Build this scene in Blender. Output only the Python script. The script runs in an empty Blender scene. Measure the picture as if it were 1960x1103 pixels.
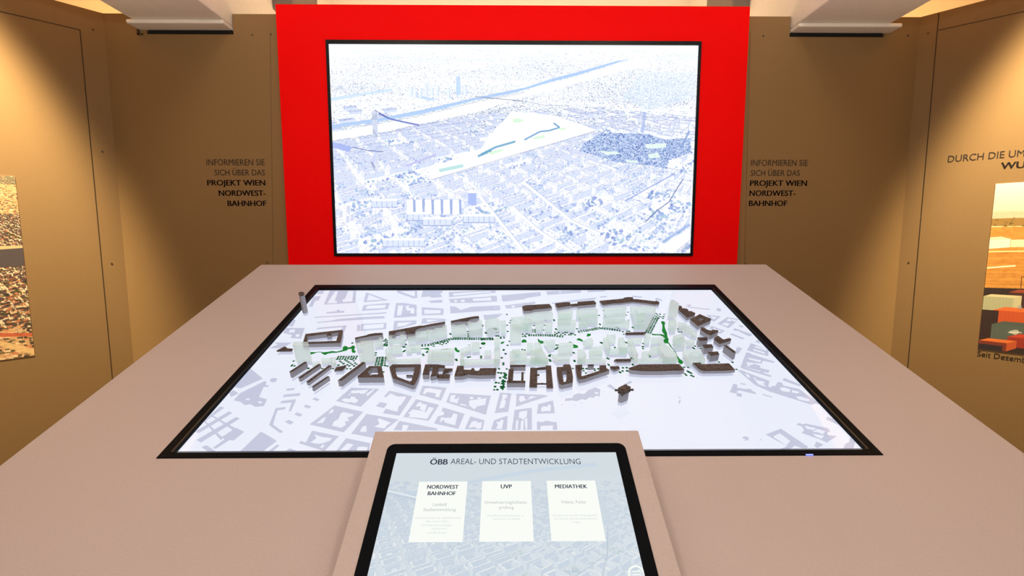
import bpy, bmesh, math, random
import numpy as np
from mathutils import Vector, Matrix
from mathutils.geometry import tessellate_polygon

random.seed(7)
RNG = np.random.default_rng(7)
S = bpy.context.scene
COL = S.collection

# ------------------------------------------------------------------ camera
F_PX = 886.83
PITCH, YAW = -0.1053, 0.0097
EYE = Vector((0, 0, 1.35))
FWD = Vector((math.sin(YAW) * math.cos(PITCH), math.cos(YAW) * math.cos(PITCH), math.sin(PITCH)))
RIGHT = Vector((math.cos(YAW), -math.sin(YAW), 0))
UP = RIGHT.cross(FWD)
cam = bpy.data.cameras.new('camera')
cam.sensor_width = 36.0
cam.lens = F_PX / 1960 * 36.0
cam.clip_start = 0.02
cam_o = bpy.data.objects.new('camera', cam)
cam_o.matrix_world = Matrix(((RIGHT.x, UP.x, -FWD.x, EYE.x), (RIGHT.y, UP.y, -FWD.y, EYE.y), (RIGHT.z, UP.z, -FWD.z, EYE.z), (0, 0, 0, 1)))
COL.objects.link(cam_o)
S.camera = cam_o

# ------------------------------------------------------------------ world, lights, exposure
S.view_settings.view_transform = 'Standard'
S.view_settings.look = 'None'
S.view_settings.gamma = 1
S.view_settings.exposure = 0.0
S.cycles.transparent_max_bounces = 24
w = bpy.data.worlds.new('world'); S.world = w; w.use_nodes = True
w.node_tree.nodes['Background'].inputs[0].default_value = (1.0, 0.80, 0.62, 1)
w.node_tree.nodes['Background'].inputs[1].default_value = 0.14


def spot(name, loc, target, energy, color, angle, blend, size=0.05):
    l = bpy.data.lights.new(name, 'SPOT')
    l.energy, l.color, l.spot_size, l.spot_blend, l.shadow_soft_size = energy, color, math.radians(angle), blend, size
    o = bpy.data.objects.new(name, l); o.location = loc
    o.rotation_euler = (Vector(target) - Vector(loc)).to_track_quat('-Z', 'Y').to_euler()
    COL.objects.link(o); return o


def area(name, loc, target, energy, color, sx, sy):
    l = bpy.data.lights.new(name, 'AREA')
    l.energy, l.color, l.shape, l.size, l.size_y = energy, color, 'RECTANGLE', sx, sy
    o = bpy.data.objects.new(name, l); o.location = loc
    o.rotation_euler = (Vector(target) - Vector(loc)).to_track_quat('-Z', 'Y').to_euler()
    COL.objects.link(o); return o


WARM = (1.0, 0.80, 0.47)
SOFT = (1.0, 0.78, 0.58)
def wall_spot(name, corner_x, side, energy):
    """a ceiling spot 45 cm off a side wall, aimed down at its print"""
    a = math.radians(43)
    t = Vector((side * math.sin(a), -math.cos(a), 0)); n = Vector((-side * math.cos(a), -math.sin(a), 0))
    p = Vector((corner_x, 1.912, 0)) + t * 0.55
    return spot(name, p + n * 0.45 + Vector((0, 0, 2.75)), p + Vector((0, 0, 1.3)), energy, WARM, 52, 0.62, 0.06)


wall_spot('spotlight_left', -1.566, -1, 480)
wall_spot('spotlight_right', 1.628, 1, 440)
spot('spotlight_table_left', (-0.75, -0.55, 2.65), (-0.55, 1.2, 1.0), 45, SOFT, 110, 0.9, 0.15)
spot('spotlight_table_right', (0.80, -0.55, 2.65), (0.60, 1.2, 1.0), 45, SOFT, 110, 0.9, 0.15)
area('cove_light_back', (0.0, 2.45, 1.95), (0.0, 2.75, 3.2), 19, (1.0, 0.66, 0.36), 2.8, 0.2)
area('cove_light_left', (-2.2, 1.9, 1.95), (-2.4, 2.1, 3.2), 30, (1.0, 0.50, 0.16), 1.2, 0.2)
area('cove_light_right', (2.25, 1.9, 1.95), (2.45, 2.1, 3.2), 30, (1.0, 0.50, 0.16), 1.2, 0.2)
for sx in (-1, 1):
    spot('beam_fill', (1.3 * sx, 0.15, 1.0), (1.26 * sx, 1.05, 2.2), 44, (1.0, 0.84, 0.70), 50, 0.8, 0.1)  # added unseen fill to brighten the beam undersides
area('ceiling_fill', (0.0, -0.8, 2.05), (0.0, -0.3, 3.2), 44, (1.0, 0.84, 0.70), 2.4, 0.3)  # fill light added behind the camera to lift the beams


# ------------------------------------------------------------------ materials
def srgb(r, g, b):
    f = lambda c: (c / 255 / 12.92) if c / 255 <= 0.04045 else ((c / 255 + 0.055) / 1.055) ** 2.4
    return (f(r), f(g), f(b), 1)


def mat(name, color, rough=0.6, noise=None, metallic=0.0, spec=0.4, bump=0.0):
    """noise = (scale, colour2, contrast)"""
    m = bpy.data.materials.new(name); m.use_nodes = True
    nt = m.node_tree; p = nt.nodes['Principled BSDF']
    p.inputs['Base Color'].default_value = color
    p.inputs['Roughness'].default_value = rough
    p.inputs['Metallic'].default_value = metallic
    p.inputs['Specular IOR Level'].default_value = spec
    if noise:
        tc = nt.nodes.new('ShaderNodeTexCoord'); n = nt.nodes.new('ShaderNodeTexNoise')
        n.inputs['Scale'].default_value = noise[0]; n.inputs['Detail'].default_value = 4
        r = nt.nodes.new('ShaderNodeValToRGB')
        r.color_ramp.elements[0].position = 0.5 - noise[2]; r.color_ramp.elements[1].position = 0.5 + noise[2]
        r.color_ramp.elements[0].color = noise[1]; r.color_ramp.elements[1].color = color
        nt.links.new(tc.outputs['Object'], n.inputs['Vector']); nt.links.new(n.outputs['Fac'], r.inputs['Fac'])
        nt.links.new(r.outputs['Color'], p.inputs['Base Color'])
        if bump:
            b = nt.nodes.new('ShaderNodeBump'); b.inputs['Strength'].default_value = bump; b.inputs['Distance'].default_value = 0.001
            nt.links.new(n.outputs['Fac'], b.inputs['Height']); nt.links.new(b.outputs['Normal'], p.inputs['Normal'])
    return m


def emit(name, color, strength=1.0, image=None):
    m = bpy.data.materials.new(name); m.use_nodes = True
    nt = m.node_tree; nt.nodes.clear()
    e = nt.nodes.new('ShaderNodeEmission'); o = nt.nodes.new('ShaderNodeOutputMaterial')
    e.inputs[0].default_value = color; e.inputs[1].default_value = strength
    if image:
        t = nt.nodes.new('ShaderNodeTexImage'); t.image = image
        nt.links.new(t.outputs['Color'], e.inputs[0])
    nt.links.new(e.outputs[0], o.inputs[0]); return m


def image_mat(name, image):
    m = bpy.data.materials.new(name); m.use_nodes = True
    nt = m.node_tree; p = nt.nodes['Principled BSDF']; p.inputs['Roughness'].default_value = 0.6
    t = nt.nodes.new('ShaderNodeTexImage'); t.image = image
    nt.links.new(t.outputs['Color'], p.inputs['Base Color']); return m


def see_through(name, color, clear, rough, gloss=0.6, tint=(1, 1, 1, 1), through=0.55):
    """frosted or clear sheet: transparent + scattering + a fresnel highlight"""
    m = bpy.data.materials.new(name); m.use_nodes = True
    nt = m.node_tree; nt.nodes.clear(); N = nt.nodes.new; L = nt.links.new
    out = N('ShaderNodeOutputMaterial'); tr = N('ShaderNodeBsdfTransparent'); tr.inputs[0].default_value = tint
    base = tr.outputs[0]
    if clear < 1:
        d = N('ShaderNodeBsdfDiffuse'); d.inputs[0].default_value = color
        t = N('ShaderNodeBsdfTranslucent'); t.inputs[0].default_value = color
        dm = N('ShaderNodeMixShader'); dm.inputs[0].default_value = through
        L(d.outputs[0], dm.inputs[1]); L(t.outputs[0], dm.inputs[2])
        mx = N('ShaderNodeMixShader'); mx.inputs[0].default_value = 1 - clear
        L(tr.outputs[0], mx.inputs[1]); L(dm.outputs[0], mx.inputs[2]); base = mx.outputs[0]
    g = N('ShaderNodeBsdfGlossy'); g.inputs['Roughness'].default_value = rough
    fr = N('ShaderNodeFresnel'); fr.inputs[0].default_value = 1.45
    mu = N('ShaderNodeMath'); mu.operation = 'MULTIPLY'; mu.inputs[1].default_value = gloss
    L(fr.outputs[0], mu.inputs[0])
    m2 = N('ShaderNodeMixShader'); L(mu.outputs[0], m2.inputs[0]); L(base, m2.inputs[1]); L(g.outputs[0], m2.inputs[2])
    L(m2.outputs[0], out.inputs[0]); return m


M = {}
M['wall'] = mat('taupe_wall_board', (0.25, 0.150, 0.060, 1), 0.7, (260, (0.225, 0.133, 0.052, 1), 0.25))
M['white'] = mat('white_plaster', (0.84, 0.80, 0.74, 1), 0.8, (40, (0.80, 0.76, 0.70, 1), 0.3))
M['shade_grey'] = mat('shaded_trim_grey', (0.20, 0.17, 0.15, 1), 0.7, (60, (0.18, 0.15, 0.13, 1), 0.3))  # darkened grey carries the shade on the boxes' unlit fronts
M['joint'] = mat('fine_panel_joint', (0.15, 0.095, 0.042, 1), 0.8, (100, (0.12, 0.075, 0.033, 1), 0.3))
M['red'] = mat('red_lacquer', (0.90, 0.001, 0.002, 1), 0.55, (300, (0.85, 0.001, 0.001, 1), 0.3), spec=0.06)
M['laminate'] = mat('pale_laminate', (0.47, 0.415, 0.435, 1), 0.5, (420, (0.40, 0.35, 0.37, 1), 0.3))
M['floor'] = mat('dark_floor', (0.12, 0.10, 0.085, 1), 0.6, (12, (0.09, 0.075, 0.06, 1), 0.3))
M['bezel'] = mat('black_bezel', (0.004, 0.0055, 0.008, 1), 0.4, (300, (0.003, 0.004, 0.006, 1), 0.3), spec=0.03)
M['gloss_bezel'] = mat('black_gloss_edge', (0.006, 0.009, 0.014, 1), 0.2, (80, (0.004, 0.007, 0.011, 1), 0.3), spec=0.2)
M['seam'] = mat('dark_joint', (0.035, 0.02, 0.008, 1), 0.8, (100, (0.02, 0.012, 0.005, 1), 0.3))
M['screw'] = mat('screw_head', (0.10, 0.075, 0.05, 1), 0.4, (100, (0.07, 0.05, 0.03, 1), 0.3), 0.5)
M['letter'] = mat('dark_letter_film', (0.022, 0.014, 0.010, 1), 0.5, (60, (0.017, 0.010, 0.007, 1), 0.3))
M['gap'] = mat('black_gap_shade', (0.004, 0.004, 0.004, 1), 0.9, (60, (0.003, 0.003, 0.003, 1), 0.3))  # black stands in for the shade inside the beam notches
M['map_white'] = emit('display_white', srgb(238, 242, 255), 1.03)
M['map_lilac'] = emit('display_lilac', srgb(202, 206, 228), 1.0)
M['glass'] = see_through('clear_glass', (1, 1, 1, 1), 1.0, 0.02, 0.07)
M['acrylic'] = see_through('frosted_acrylic', (0.86, 1.0, 0.97, 1), 0.62, 0.2, 0.2, (0.95, 1, 0.98, 1), 0.7)
M['acrylic_edge'] = see_through('acrylic_edge_highlight', (1.0, 1.0, 1.0, 1), 0.86, 0.2, 0.1, (1, 1, 1, 1), 0.5)  # edge highlight put into a whiter, clearer material
M['print_side'] = mat('printed_side_display_lit', (0.33, 0.35, 0.42, 1), 0.5, (900, (0.275, 0.29, 0.355, 1), 0.3))  # grey print, made bluer and lighter for the display's glow on it
M['print_roof'] = mat('printed_brown_roof', (0.122, 0.102, 0.108, 1), 0.85, (420, (0.03, 0.023, 0.024, 1), 0.12), bump=0.6)
M['green'] = see_through('green_backlit_print', (0.03, 0.42, 0.10, 1), 0.0, 0.4, 0.1)
M['green_dark'] = see_through('dark_green_backlit_print', (0.016, 0.27, 0.10, 1), 0.0, 0.4, 0.1)
M['led'] = emit('blue_status_light', (0.15, 0.18, 1.0, 1), 3.0)
M['card'] = emit('screen_card', srgb(250, 253, 247), 1.0)
M['ui_dark'] = emit('screen_dark_text', srgb(52, 58, 76), 1.0)
M['ui_grey'] = emit('screen_grey_text', srgb(176, 182, 186), 1.0)
M['ui_pale'] = emit('screen_pale_text', srgb(214, 219, 220), 1.0)


# ------------------------------------------------------------------ helpers
def ray(px, py):
    return FWD + RIGHT * ((px - 980) / F_PX) - UP * ((py - 551.5) / F_PX)


class Frame:
    """a flat surface of the place: origin, two in-plane axes, normal"""
    def __init__(s, o, u, v):
        s.o, s.u, s.v = Vector(o), Vector(u).normalized(), Vector(v).normalized()
        s.n = s.u.cross(s.v)
        s.m = Matrix(((s.u.x, s.v.x, s.n.x, s.o.x), (s.u.y, s.v.y, s.n.y, s.o.y), (s.u.z, s.v.z, s.n.z, s.o.z), (0, 0, 0, 1)))

    def at(s, px, py, h=0.0):
        """in-plane coordinates of the point of the surface (raised by h) seen at that spot of the photo"""
        d = ray(px, py)
        p = EYE + d * ((s.o + s.n * h - EYE).dot(s.n) / d.dot(s.n))
        q = p - s.o
        return (q.dot(s.u), q.dot(s.v))


def link(name, me, parent=None, matrix=None):
    o = bpy.data.objects.new(name, me); COL.objects.link(o)
    if parent: o.parent = parent
    if matrix is not None: o.matrix_local = matrix
    return o


def tag(o, label=None, cat=None, group=None, kind=None):
    if label: o['label'] = label
    if cat: o['category'] = cat
    if group: o['group'] = group
    if kind: o['kind'] = kind
    return o


def empty(name, matrix, label, cat, group=None):
    o = bpy.data.objects.new(name, None); COL.objects.link(o)
    o.empty_display_size = 0.05; o.matrix_world = matrix
    return tag(o, label, cat, group)


def area2(p):
    return sum(p[i][0] * p[(i + 1) % len(p)][1] - p[(i + 1) % len(p)][0] * p[i][1] for i in range(len(p))) / 2


class MB:
    """collects solids into one mesh"""
    def __init__(s): s.v, s.f, s.mi = [], [], []

    def face(s, pts, mi=0):
        b = len(s.v); s.v += [tuple(p) for p in pts]; s.f.append(list(range(b, b + len(pts)))); s.mi.append(mi)

    def prism(s, poly, z0, z1, holes=(), mi=0, top_mi=None, cap_bottom=True):
        """vertical solid over a polygon with holes"""
        poly = list(poly) if area2(poly) > 0 else list(poly)[::-1]
        holes = [list(h) if area2(h) < 0 else list(h)[::-1] for h in holes]
        loops = [poly] + holes
        flat = [p for l in loops for p in l]
        tris = tessellate_polygon([[Vector((p[0] * 1000, p[1] * 1000, 0)) for p in l] for l in loops])
        b = len(s.v); n = len(flat)
        s.v += [(p[0], p[1], z0) for p in flat] + [(p[0], p[1], z1) for p in flat]
        for t in tris:
            a = area2([flat[i] for i in t])
            if abs(a) < 1e-14: continue
            t = list(t) if a > 0 else list(t)[::-1]
            s.f.append([b + n + i for i in t]); s.mi.append(mi if top_mi is None else top_mi)
            if cap_bottom: s.f.append([b + i for i in t[::-1]]); s.mi.append(mi)
        k = 0
        for l in loops:
            for i in range(len(l)):
                j = (i + 1) % len(l)
                s.f.append([b + k + i, b + k + j, b + n + k + j, b + n + k + i]); s.mi.append(mi)
            k += len(l)

    def flat(s, poly, z, holes=(), mi=0):
        loops = [list(poly)] + [list(h) for h in holes]
        pts = [p for l in loops for p in l]
        b = len(s.v); s.v += [(p[0], p[1], z) for p in pts]
        for t in tessellate_polygon([[Vector((p[0] * 1000, p[1] * 1000, 0)) for p in l] for l in loops]):
            a = area2([pts[i] for i in t])
            if abs(a) < 1e-14: continue
            t = list(t) if a > 0 else list(t)[::-1]
            s.f.append([b + i for i in t]); s.mi.append(mi)

    def box(s, x0, x1, y0, y1, z0, z1, mi=0):
        s.prism([(x0, y0), (x1, y0), (x1, y1), (x0, y1)], z0, z1, mi=mi)

    def build(s, name, mats, parent=None, matrix=None, bevel=0.0):
        me = bpy.data.meshes.new(name); me.from_pydata(s.v, [], s.f)
        for m in (mats if isinstance(mats, (list, tuple)) else [mats]): me.materials.append(m)
        me.polygons.foreach_set('material_index', s.mi); me.update()
        o = link(name, me, parent, matrix)
        if bevel:
            bm = bmesh.new(); bm.from_mesh(me); bmesh.ops.remove_doubles(bm, verts=bm.verts, dist=1e-6)
            bmesh.ops.bevel(bm, geom=[e for e in bm.edges if len(e.link_faces) == 2 and e.calc_face_angle(0) > 0.5], offset=bevel, segments=2, affect='EDGES', profile=0.6)
            bm.to_mesh(me); bm.free()
        return o


def inset_poly(poly, d):
    """shrink a polygon by d (mitred)"""
    p = list(poly) if area2(poly) > 0 else list(poly)[::-1]
    out = []
    for i in range(len(p)):
        a, b, c = Vector(p[i - 1]), Vector(p[i]), Vector(p[(i + 1) % len(p)])
        e1 = (b - a); e2 = (c - b)
        if e1.length < 1e-9 or e2.length < 1e-9: out.append(tuple(b)); continue
        e1.normalize(); e2.normalize()
        n1 = Vector((-e1.y, e1.x)); n2 = Vector((-e2.y, e2.x))
        k = n1 + n2
        if k.length < 0.3: out.append(tuple(b + n1 * d)); continue
        k.normalize(); q = b + k * min(d / max(0.35, k.dot(n1)), 2.2 * d); out.append(tuple(q))
    return out


def rounded(x0, x1, y0, y1, r, n=6, corners=(1, 1, 1, 1)):
    out = []
    for (cx, cy, a, on) in ((x1 - r, y1 - r, 0, corners[0]), (x0 + r, y1 - r, 90, corners[1]), (x0 + r, y0 + r, 180, corners[2]), (x1 - r, y0 + r, 270, corners[3])):
        if on:
            out += [(cx + r * math.cos(math.radians(a + 90 * i / n)), cy + r * math.sin(math.radians(a + 90 * i / n))) for i in range(n + 1)]
        else:
            sx = 1 if a in (0, 270) else -1; sy = 1 if a in (0, 90) else -1
            out.append((cx + r * sx, cy + r * sy))
    return out


def picture_quad(name, corners, material, parent=None, matrix=None, z=0.0):
    """corners: bl, br, tr, tl in the surface's own coordinates"""
    me = bpy.data.meshes.new(name); me.from_pydata([(c[0], c[1], z) for c in corners], [], [(0, 1, 2, 3)])
    uv = me.uv_layers.new(name='UVMap')
    for i, c in enumerate(((0, 0), (1, 0), (1, 1), (0, 1))): uv.data[i].uv = c
    me.materials.append(material); return link(name, me, parent, matrix)


def lettering(name, body, left, right, cap, material, parent, weight=0.0, z=0.0004, thick=0.0003, shear=0.0, base=Matrix()):
    """one line of letters from the left to the right end of its baseline, cap height given, as a mesh"""
    cu = bpy.data.curves.new(name, 'FONT'); cu.body = body; cu.size = 1.0; bold = weight > 0.008; cu.offset = min(0.0, weight); cu.resolution_u = 3
    cu.extrude = 0.02; cu.shear = shear
    t = bpy.data.objects.new('lettering_source', cu); COL.objects.link(t)
    bpy.context.view_layer.update()
    me = bpy.data.meshes.new_from_object(t.evaluated_get(bpy.context.evaluated_depsgraph_get()))
    bpy.data.objects.remove(t); bpy.data.curves.remove(cu)
    co = np.array([v.co[:] for v in me.vertices])
    x0, x1 = co[:, 0].min(), co[:, 0].max()
    if bold:            # thicken the strokes sideways
        bm = bmesh.new(); bm.from_mesh(me); g = bm.verts[:] + bm.edges[:] + bm.faces[:]
        for k in (1, 2):
            new = bmesh.ops.duplicate(bm, geom=g)['geom']
            for v in new:
                if isinstance(v, bmesh.types.BMVert): v.co.x += 0.028 * k
        bm.to_mesh(me); bm.free(); x1 += 0.056
    L, R = Vector(left), Vector(right); d = R - L; w_ = d.length; d.normalize()
    sx = w_ / (x1 - x0); sy = cap / 0.70
    for v in me.vertices:
        x = (v.co.x - x0) * sx; y = v.co.y * sy
        v.co = Vector((L.x + d.x * x - d.y * y, L.y + d.y * x + d.x * y, z + (thick if v.co.z > 0 else 0.0)))
    me.materials.clear(); me.materials.append(material); me.name = name
    return link(name, me, parent, base)


# ------------------------------------------------------------------ painted pictures (drawn here, polygon by polygon)
class Canvas:
    def __init__(s, w_, h_, color): s.w, s.h = w_, h_; s.a = np.empty((h_, w_, 3), np.float32); s.a[:] = np.array(color) / 255.0

    def poly(s, pts, color, alpha=1.0):
        p = np.array(pts, float)
        x0, y0 = np.floor(p.min(0)).astype(int); x1, y1 = np.ceil(p.max(0)).astype(int) + 1
        x0, y0, x1, y1 = max(x0, 0), max(y0, 0), min(x1, s.w), min(y1, s.h)
        if x1 <= x0 or y1 <= y0: return
        X, Y = np.meshgrid(np.arange(x0, x1) + 0.5, np.arange(y0, y1) + 0.5)
        ins = np.zeros(X.shape, bool); j = len(p) - 1
        for i in range(len(p)):
            yi, yj, xi, xj = p[i, 1], p[j, 1], p[i, 0], p[j, 0]
            if yi != yj: ins ^= ((yi > Y) != (yj > Y)) & (X < (xj - xi) * (Y - yi) / (yj - yi) + xi)
            j = i
        c = np.array(color) / 255.0; r = s.a[y0:y1, x0:x1]
        r[ins] = r[ins] * (1 - alpha) + c * alpha

    def line(s, a, b, color, t=1.0, alpha=1.0):
        a, b = np.array(a, float), np.array(b, float); d = b - a; n = np.hypot(*d)
        if n < 1e-6: return
        k = np.array([-d[1], d[0]]) / n * t / 2
        s.poly([a + k, b + k, b - k, a - k], color, alpha)

    def path(s, pts, color, t=1.0, alpha=1.0):
        for i in range(len(pts) - 1): s.line(pts[i], pts[i + 1], color, t, alpha)

    def specks(s, n, where, colors, size, alpha=(0.3, 0.8), box=None):
        """small marks scattered where where(x, y) is true"""
        x0, y0, x1, y1 = box or (0, 0, s.w, s.h)
        for x, y in zip(RNG.uniform(x0, x1, n), RNG.uniform(y0, y1, n)):
            if not where(x, y): continue
            k = size(y); wx = k * RNG.uniform(0.5, 1.6); hy = k * RNG.uniform(0.3, 0.8)
            xa, ya, xb, yb = int(x), int(y), int(x + max(1, wx)), int(y + max(1, hy))
            c = np.array(colors[RNG.integers(len(colors))]) / 255.0; al = RNG.uniform(*alpha)
            r = s.a[ya:yb, xa:xb]; r[:] = r * (1 - al) + c * al

    def image(s, name):
        im = bpy.data.images.new(name, s.w, s.h)
        px = np.ones((s.h, s.w, 4), np.float32); px[..., :3] = np.clip(s.a[::-1], 0, 1)
        im.pixels.foreach_set(px.ravel()); im.update(); im.pack(); return im


def inside(poly):
    p = [tuple(q) for q in poly]
    def f(x, y):
        r = False; j = len(p) - 1
        for i in range(len(p)):
            if (p[i][1] > y) != (p[j][1] > y) and x < (p[j][0] - p[i][0]) * (y - p[i][1]) / (p[j][1] - p[i][1]) + p[i][0]: r = not r
            j = i
        return r
    return f


def city(c, F, vh, pal, excl, block=0.17, zmax=11, angle=0.55, height=0.045, warp=0.0, zmin_v=None):
    """perimeter blocks on a street grid, drawn from far to near in a bird's-eye view"""
    W2 = c.w / 2
    P = lambda X, Z, h=0.0: (W2 + F * X / Z, vh + F * (1 - h) / Z)
    ca, sa = math.cos(angle), math.sin(angle)
    cells = []
    R = int(zmax * 1.6 / block)
    for i in range(-R, R):
        for j in range(-R, R):
            gx, gy = (i + 0.5) * block * 1.25, (j + 0.5) * block
            X, Z = gx * ca - gy * sa, gx * sa + gy * ca
            if Z < 0.6 * F / (c.h - vh) or Z > zmax or Z < 0.9: continue
            u, v = P(X, Z)
            if u < -150 or u > c.w + 150 or v > c.h + 150: continue
            if any(e(u, v) for e in excl): continue
            cells.append((Z, X))
    cells.sort(key=lambda q: -q[0])
    for Z, X in cells:
        r = RNG.random(); k = F / Z
        hw, hd = block * 1.25 * RNG.uniform(0.36, 0.44), block * RNG.uniform(0.34, 0.43)
        a = angle + RNG.normal(0, 0.03) + (0.3 if X > 0.35 * Z else 0) * warp
        c_, s_ = math.cos(a), math.sin(a)
        loc = lambda x, y: (X + x * c_ - y * s_, Z + x * s_ + y * c_)
        h = height * RNG.uniform(0.75, 1.25)
        if r < 0.10:      # green square
            for _ in range(int(min(60, 6 + k * 0.03))):
                g = loc(RNG.uniform(-hw, hw), RNG.uniform(-hd, hd)); u, v = P(*g); q = k * 0.010 * RNG.uniform(0.6, 1.4)
                c.poly([(u - q, v), (u - q * .5, v - q), (u + q * .5, v - q), (u + q, v), (u, v + q * .6)], pal['tree'][RNG.integers(len(pal['tree']))], 0.8)
            continue

        def solid(x0, x1, y0, y1, h_):
            q = [loc(x0, y0), loc(x1, y0), loc(x1, y1), loc(x0, y1)]
            b = [P(*g) for g in q]; t = [P(g[0], g[1], h_) for g in q]
            for e in range(4):
                f = (e + 1) % 4
                if (b[f][0] - b[e][0]) > 0.01 or k < 60:      # faces turned to the viewer
                    shade = pal['wall_a'] if (b[f][1] > b[e][1]) else pal['wall_b']
                    c.poly([b[e], b[f], t[f], t[e]], shade)
                    if k > 330:
                        n = max(2, int(abs(b[f][0] - b[e][0]) / 7))
                        for m_ in range(1, n):
                            s0 = m_ / n; bx = [b[e][i] + (b[f][i] - b[e][i]) * s0 for i in (0, 1)]; tx = [t[e][i] + (t[f][i] - t[e][i]) * s0 for i in (0, 1)]
                            for row in (0.25, 0.5, 0.75):
                                if RNG.random() < 0.6:
                                    px_ = bx[0] + (tx[0] - bx[0]) * row; py_ = bx[1] + (tx[1] - bx[1]) * row
                                    c.line((px_, py_), (px_, py_ - 2.2), pal['line'], 1.3, 0.5)
            c.poly(t, pal['roof'][RNG.integers(len(pal['roof']))])
            if k > 90:
                for e in range(4):
                    c.line(t[e], t[(e + 1) % 4], pal['line'], 1.0, 0.6)
            if k > 150:
                for _ in range(4):
                    g = loc(RNG.uniform(x0, x1), RNG.uniform(y0, y1)); u, v = P(g[0], g[1], h_)
                    c.line((u, v), (u + RNG.uniform(1.5, 4), v - RNG.uniform(0, 1.5)), pal['dark'], 1.2, 0.6)

        if r < 0.22:      # slabs
            n = 3
            for q in range(n):
                y = hd - (q + 0.5) * 2 * hd / n
                solid(-hw, hw, y - hd * 0.14, y + hd * 0.14, h * 1.1)
            continue
        th = block * RNG.uniform(0.09, 0.13)
        back = sorted([((-hw, hw, hd - th, hd)), ((-hw, -hw + th, -hd, hd)), ((hw - th, hw, -hd, hd)), ((-hw, hw, -hd, -hd + th))], key=lambda e: -loc((e[0] + e[1]) / 2, (e[2] + e[3]) / 2)[1])
        q = [P(*loc(*g)) for g in ((-hw, -hd), (hw, -hd), (hw, hd), (-hw, hd))]
        c.poly(q, pal['yard'], 0.8)
        for e in back[:2]: solid(*e, h)
        for _ in range(int(min(14, k * 0.025))):
            g = loc(RNG.uniform(-hw + th, hw - th), RNG.uniform(-hd + th, hd - th)); u, v = P(*g); s1 = k * 0.008 * RNG.uniform(0.5, 1.4)
            c.poly([(u - s1, v), (u - s1 * .4, v - s1), (u + s1 * .6, v - s1), (u + s1, v), (u, v + s1 * .5)], pal['tree'][RNG.integers(len(pal['tree']))], 0.7)
        if RNG.random() < 0.5: solid(-th, th, -hd + th, hd * 0.3, h * 0.8)
        for e in back[2:]: solid(*e, h)


PAL = dict(roof=[(255, 255, 255), (253, 254, 255), (250, 252, 255)], wall_a=(246, 249, 255), wall_b=(218, 227, 250), line=(140, 152, 205), dark=(92, 100, 148),
           yard=(246, 249, 255), tree=[(150, 172, 226), (170, 192, 232), (130, 150, 214), (168, 200, 220)])


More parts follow.
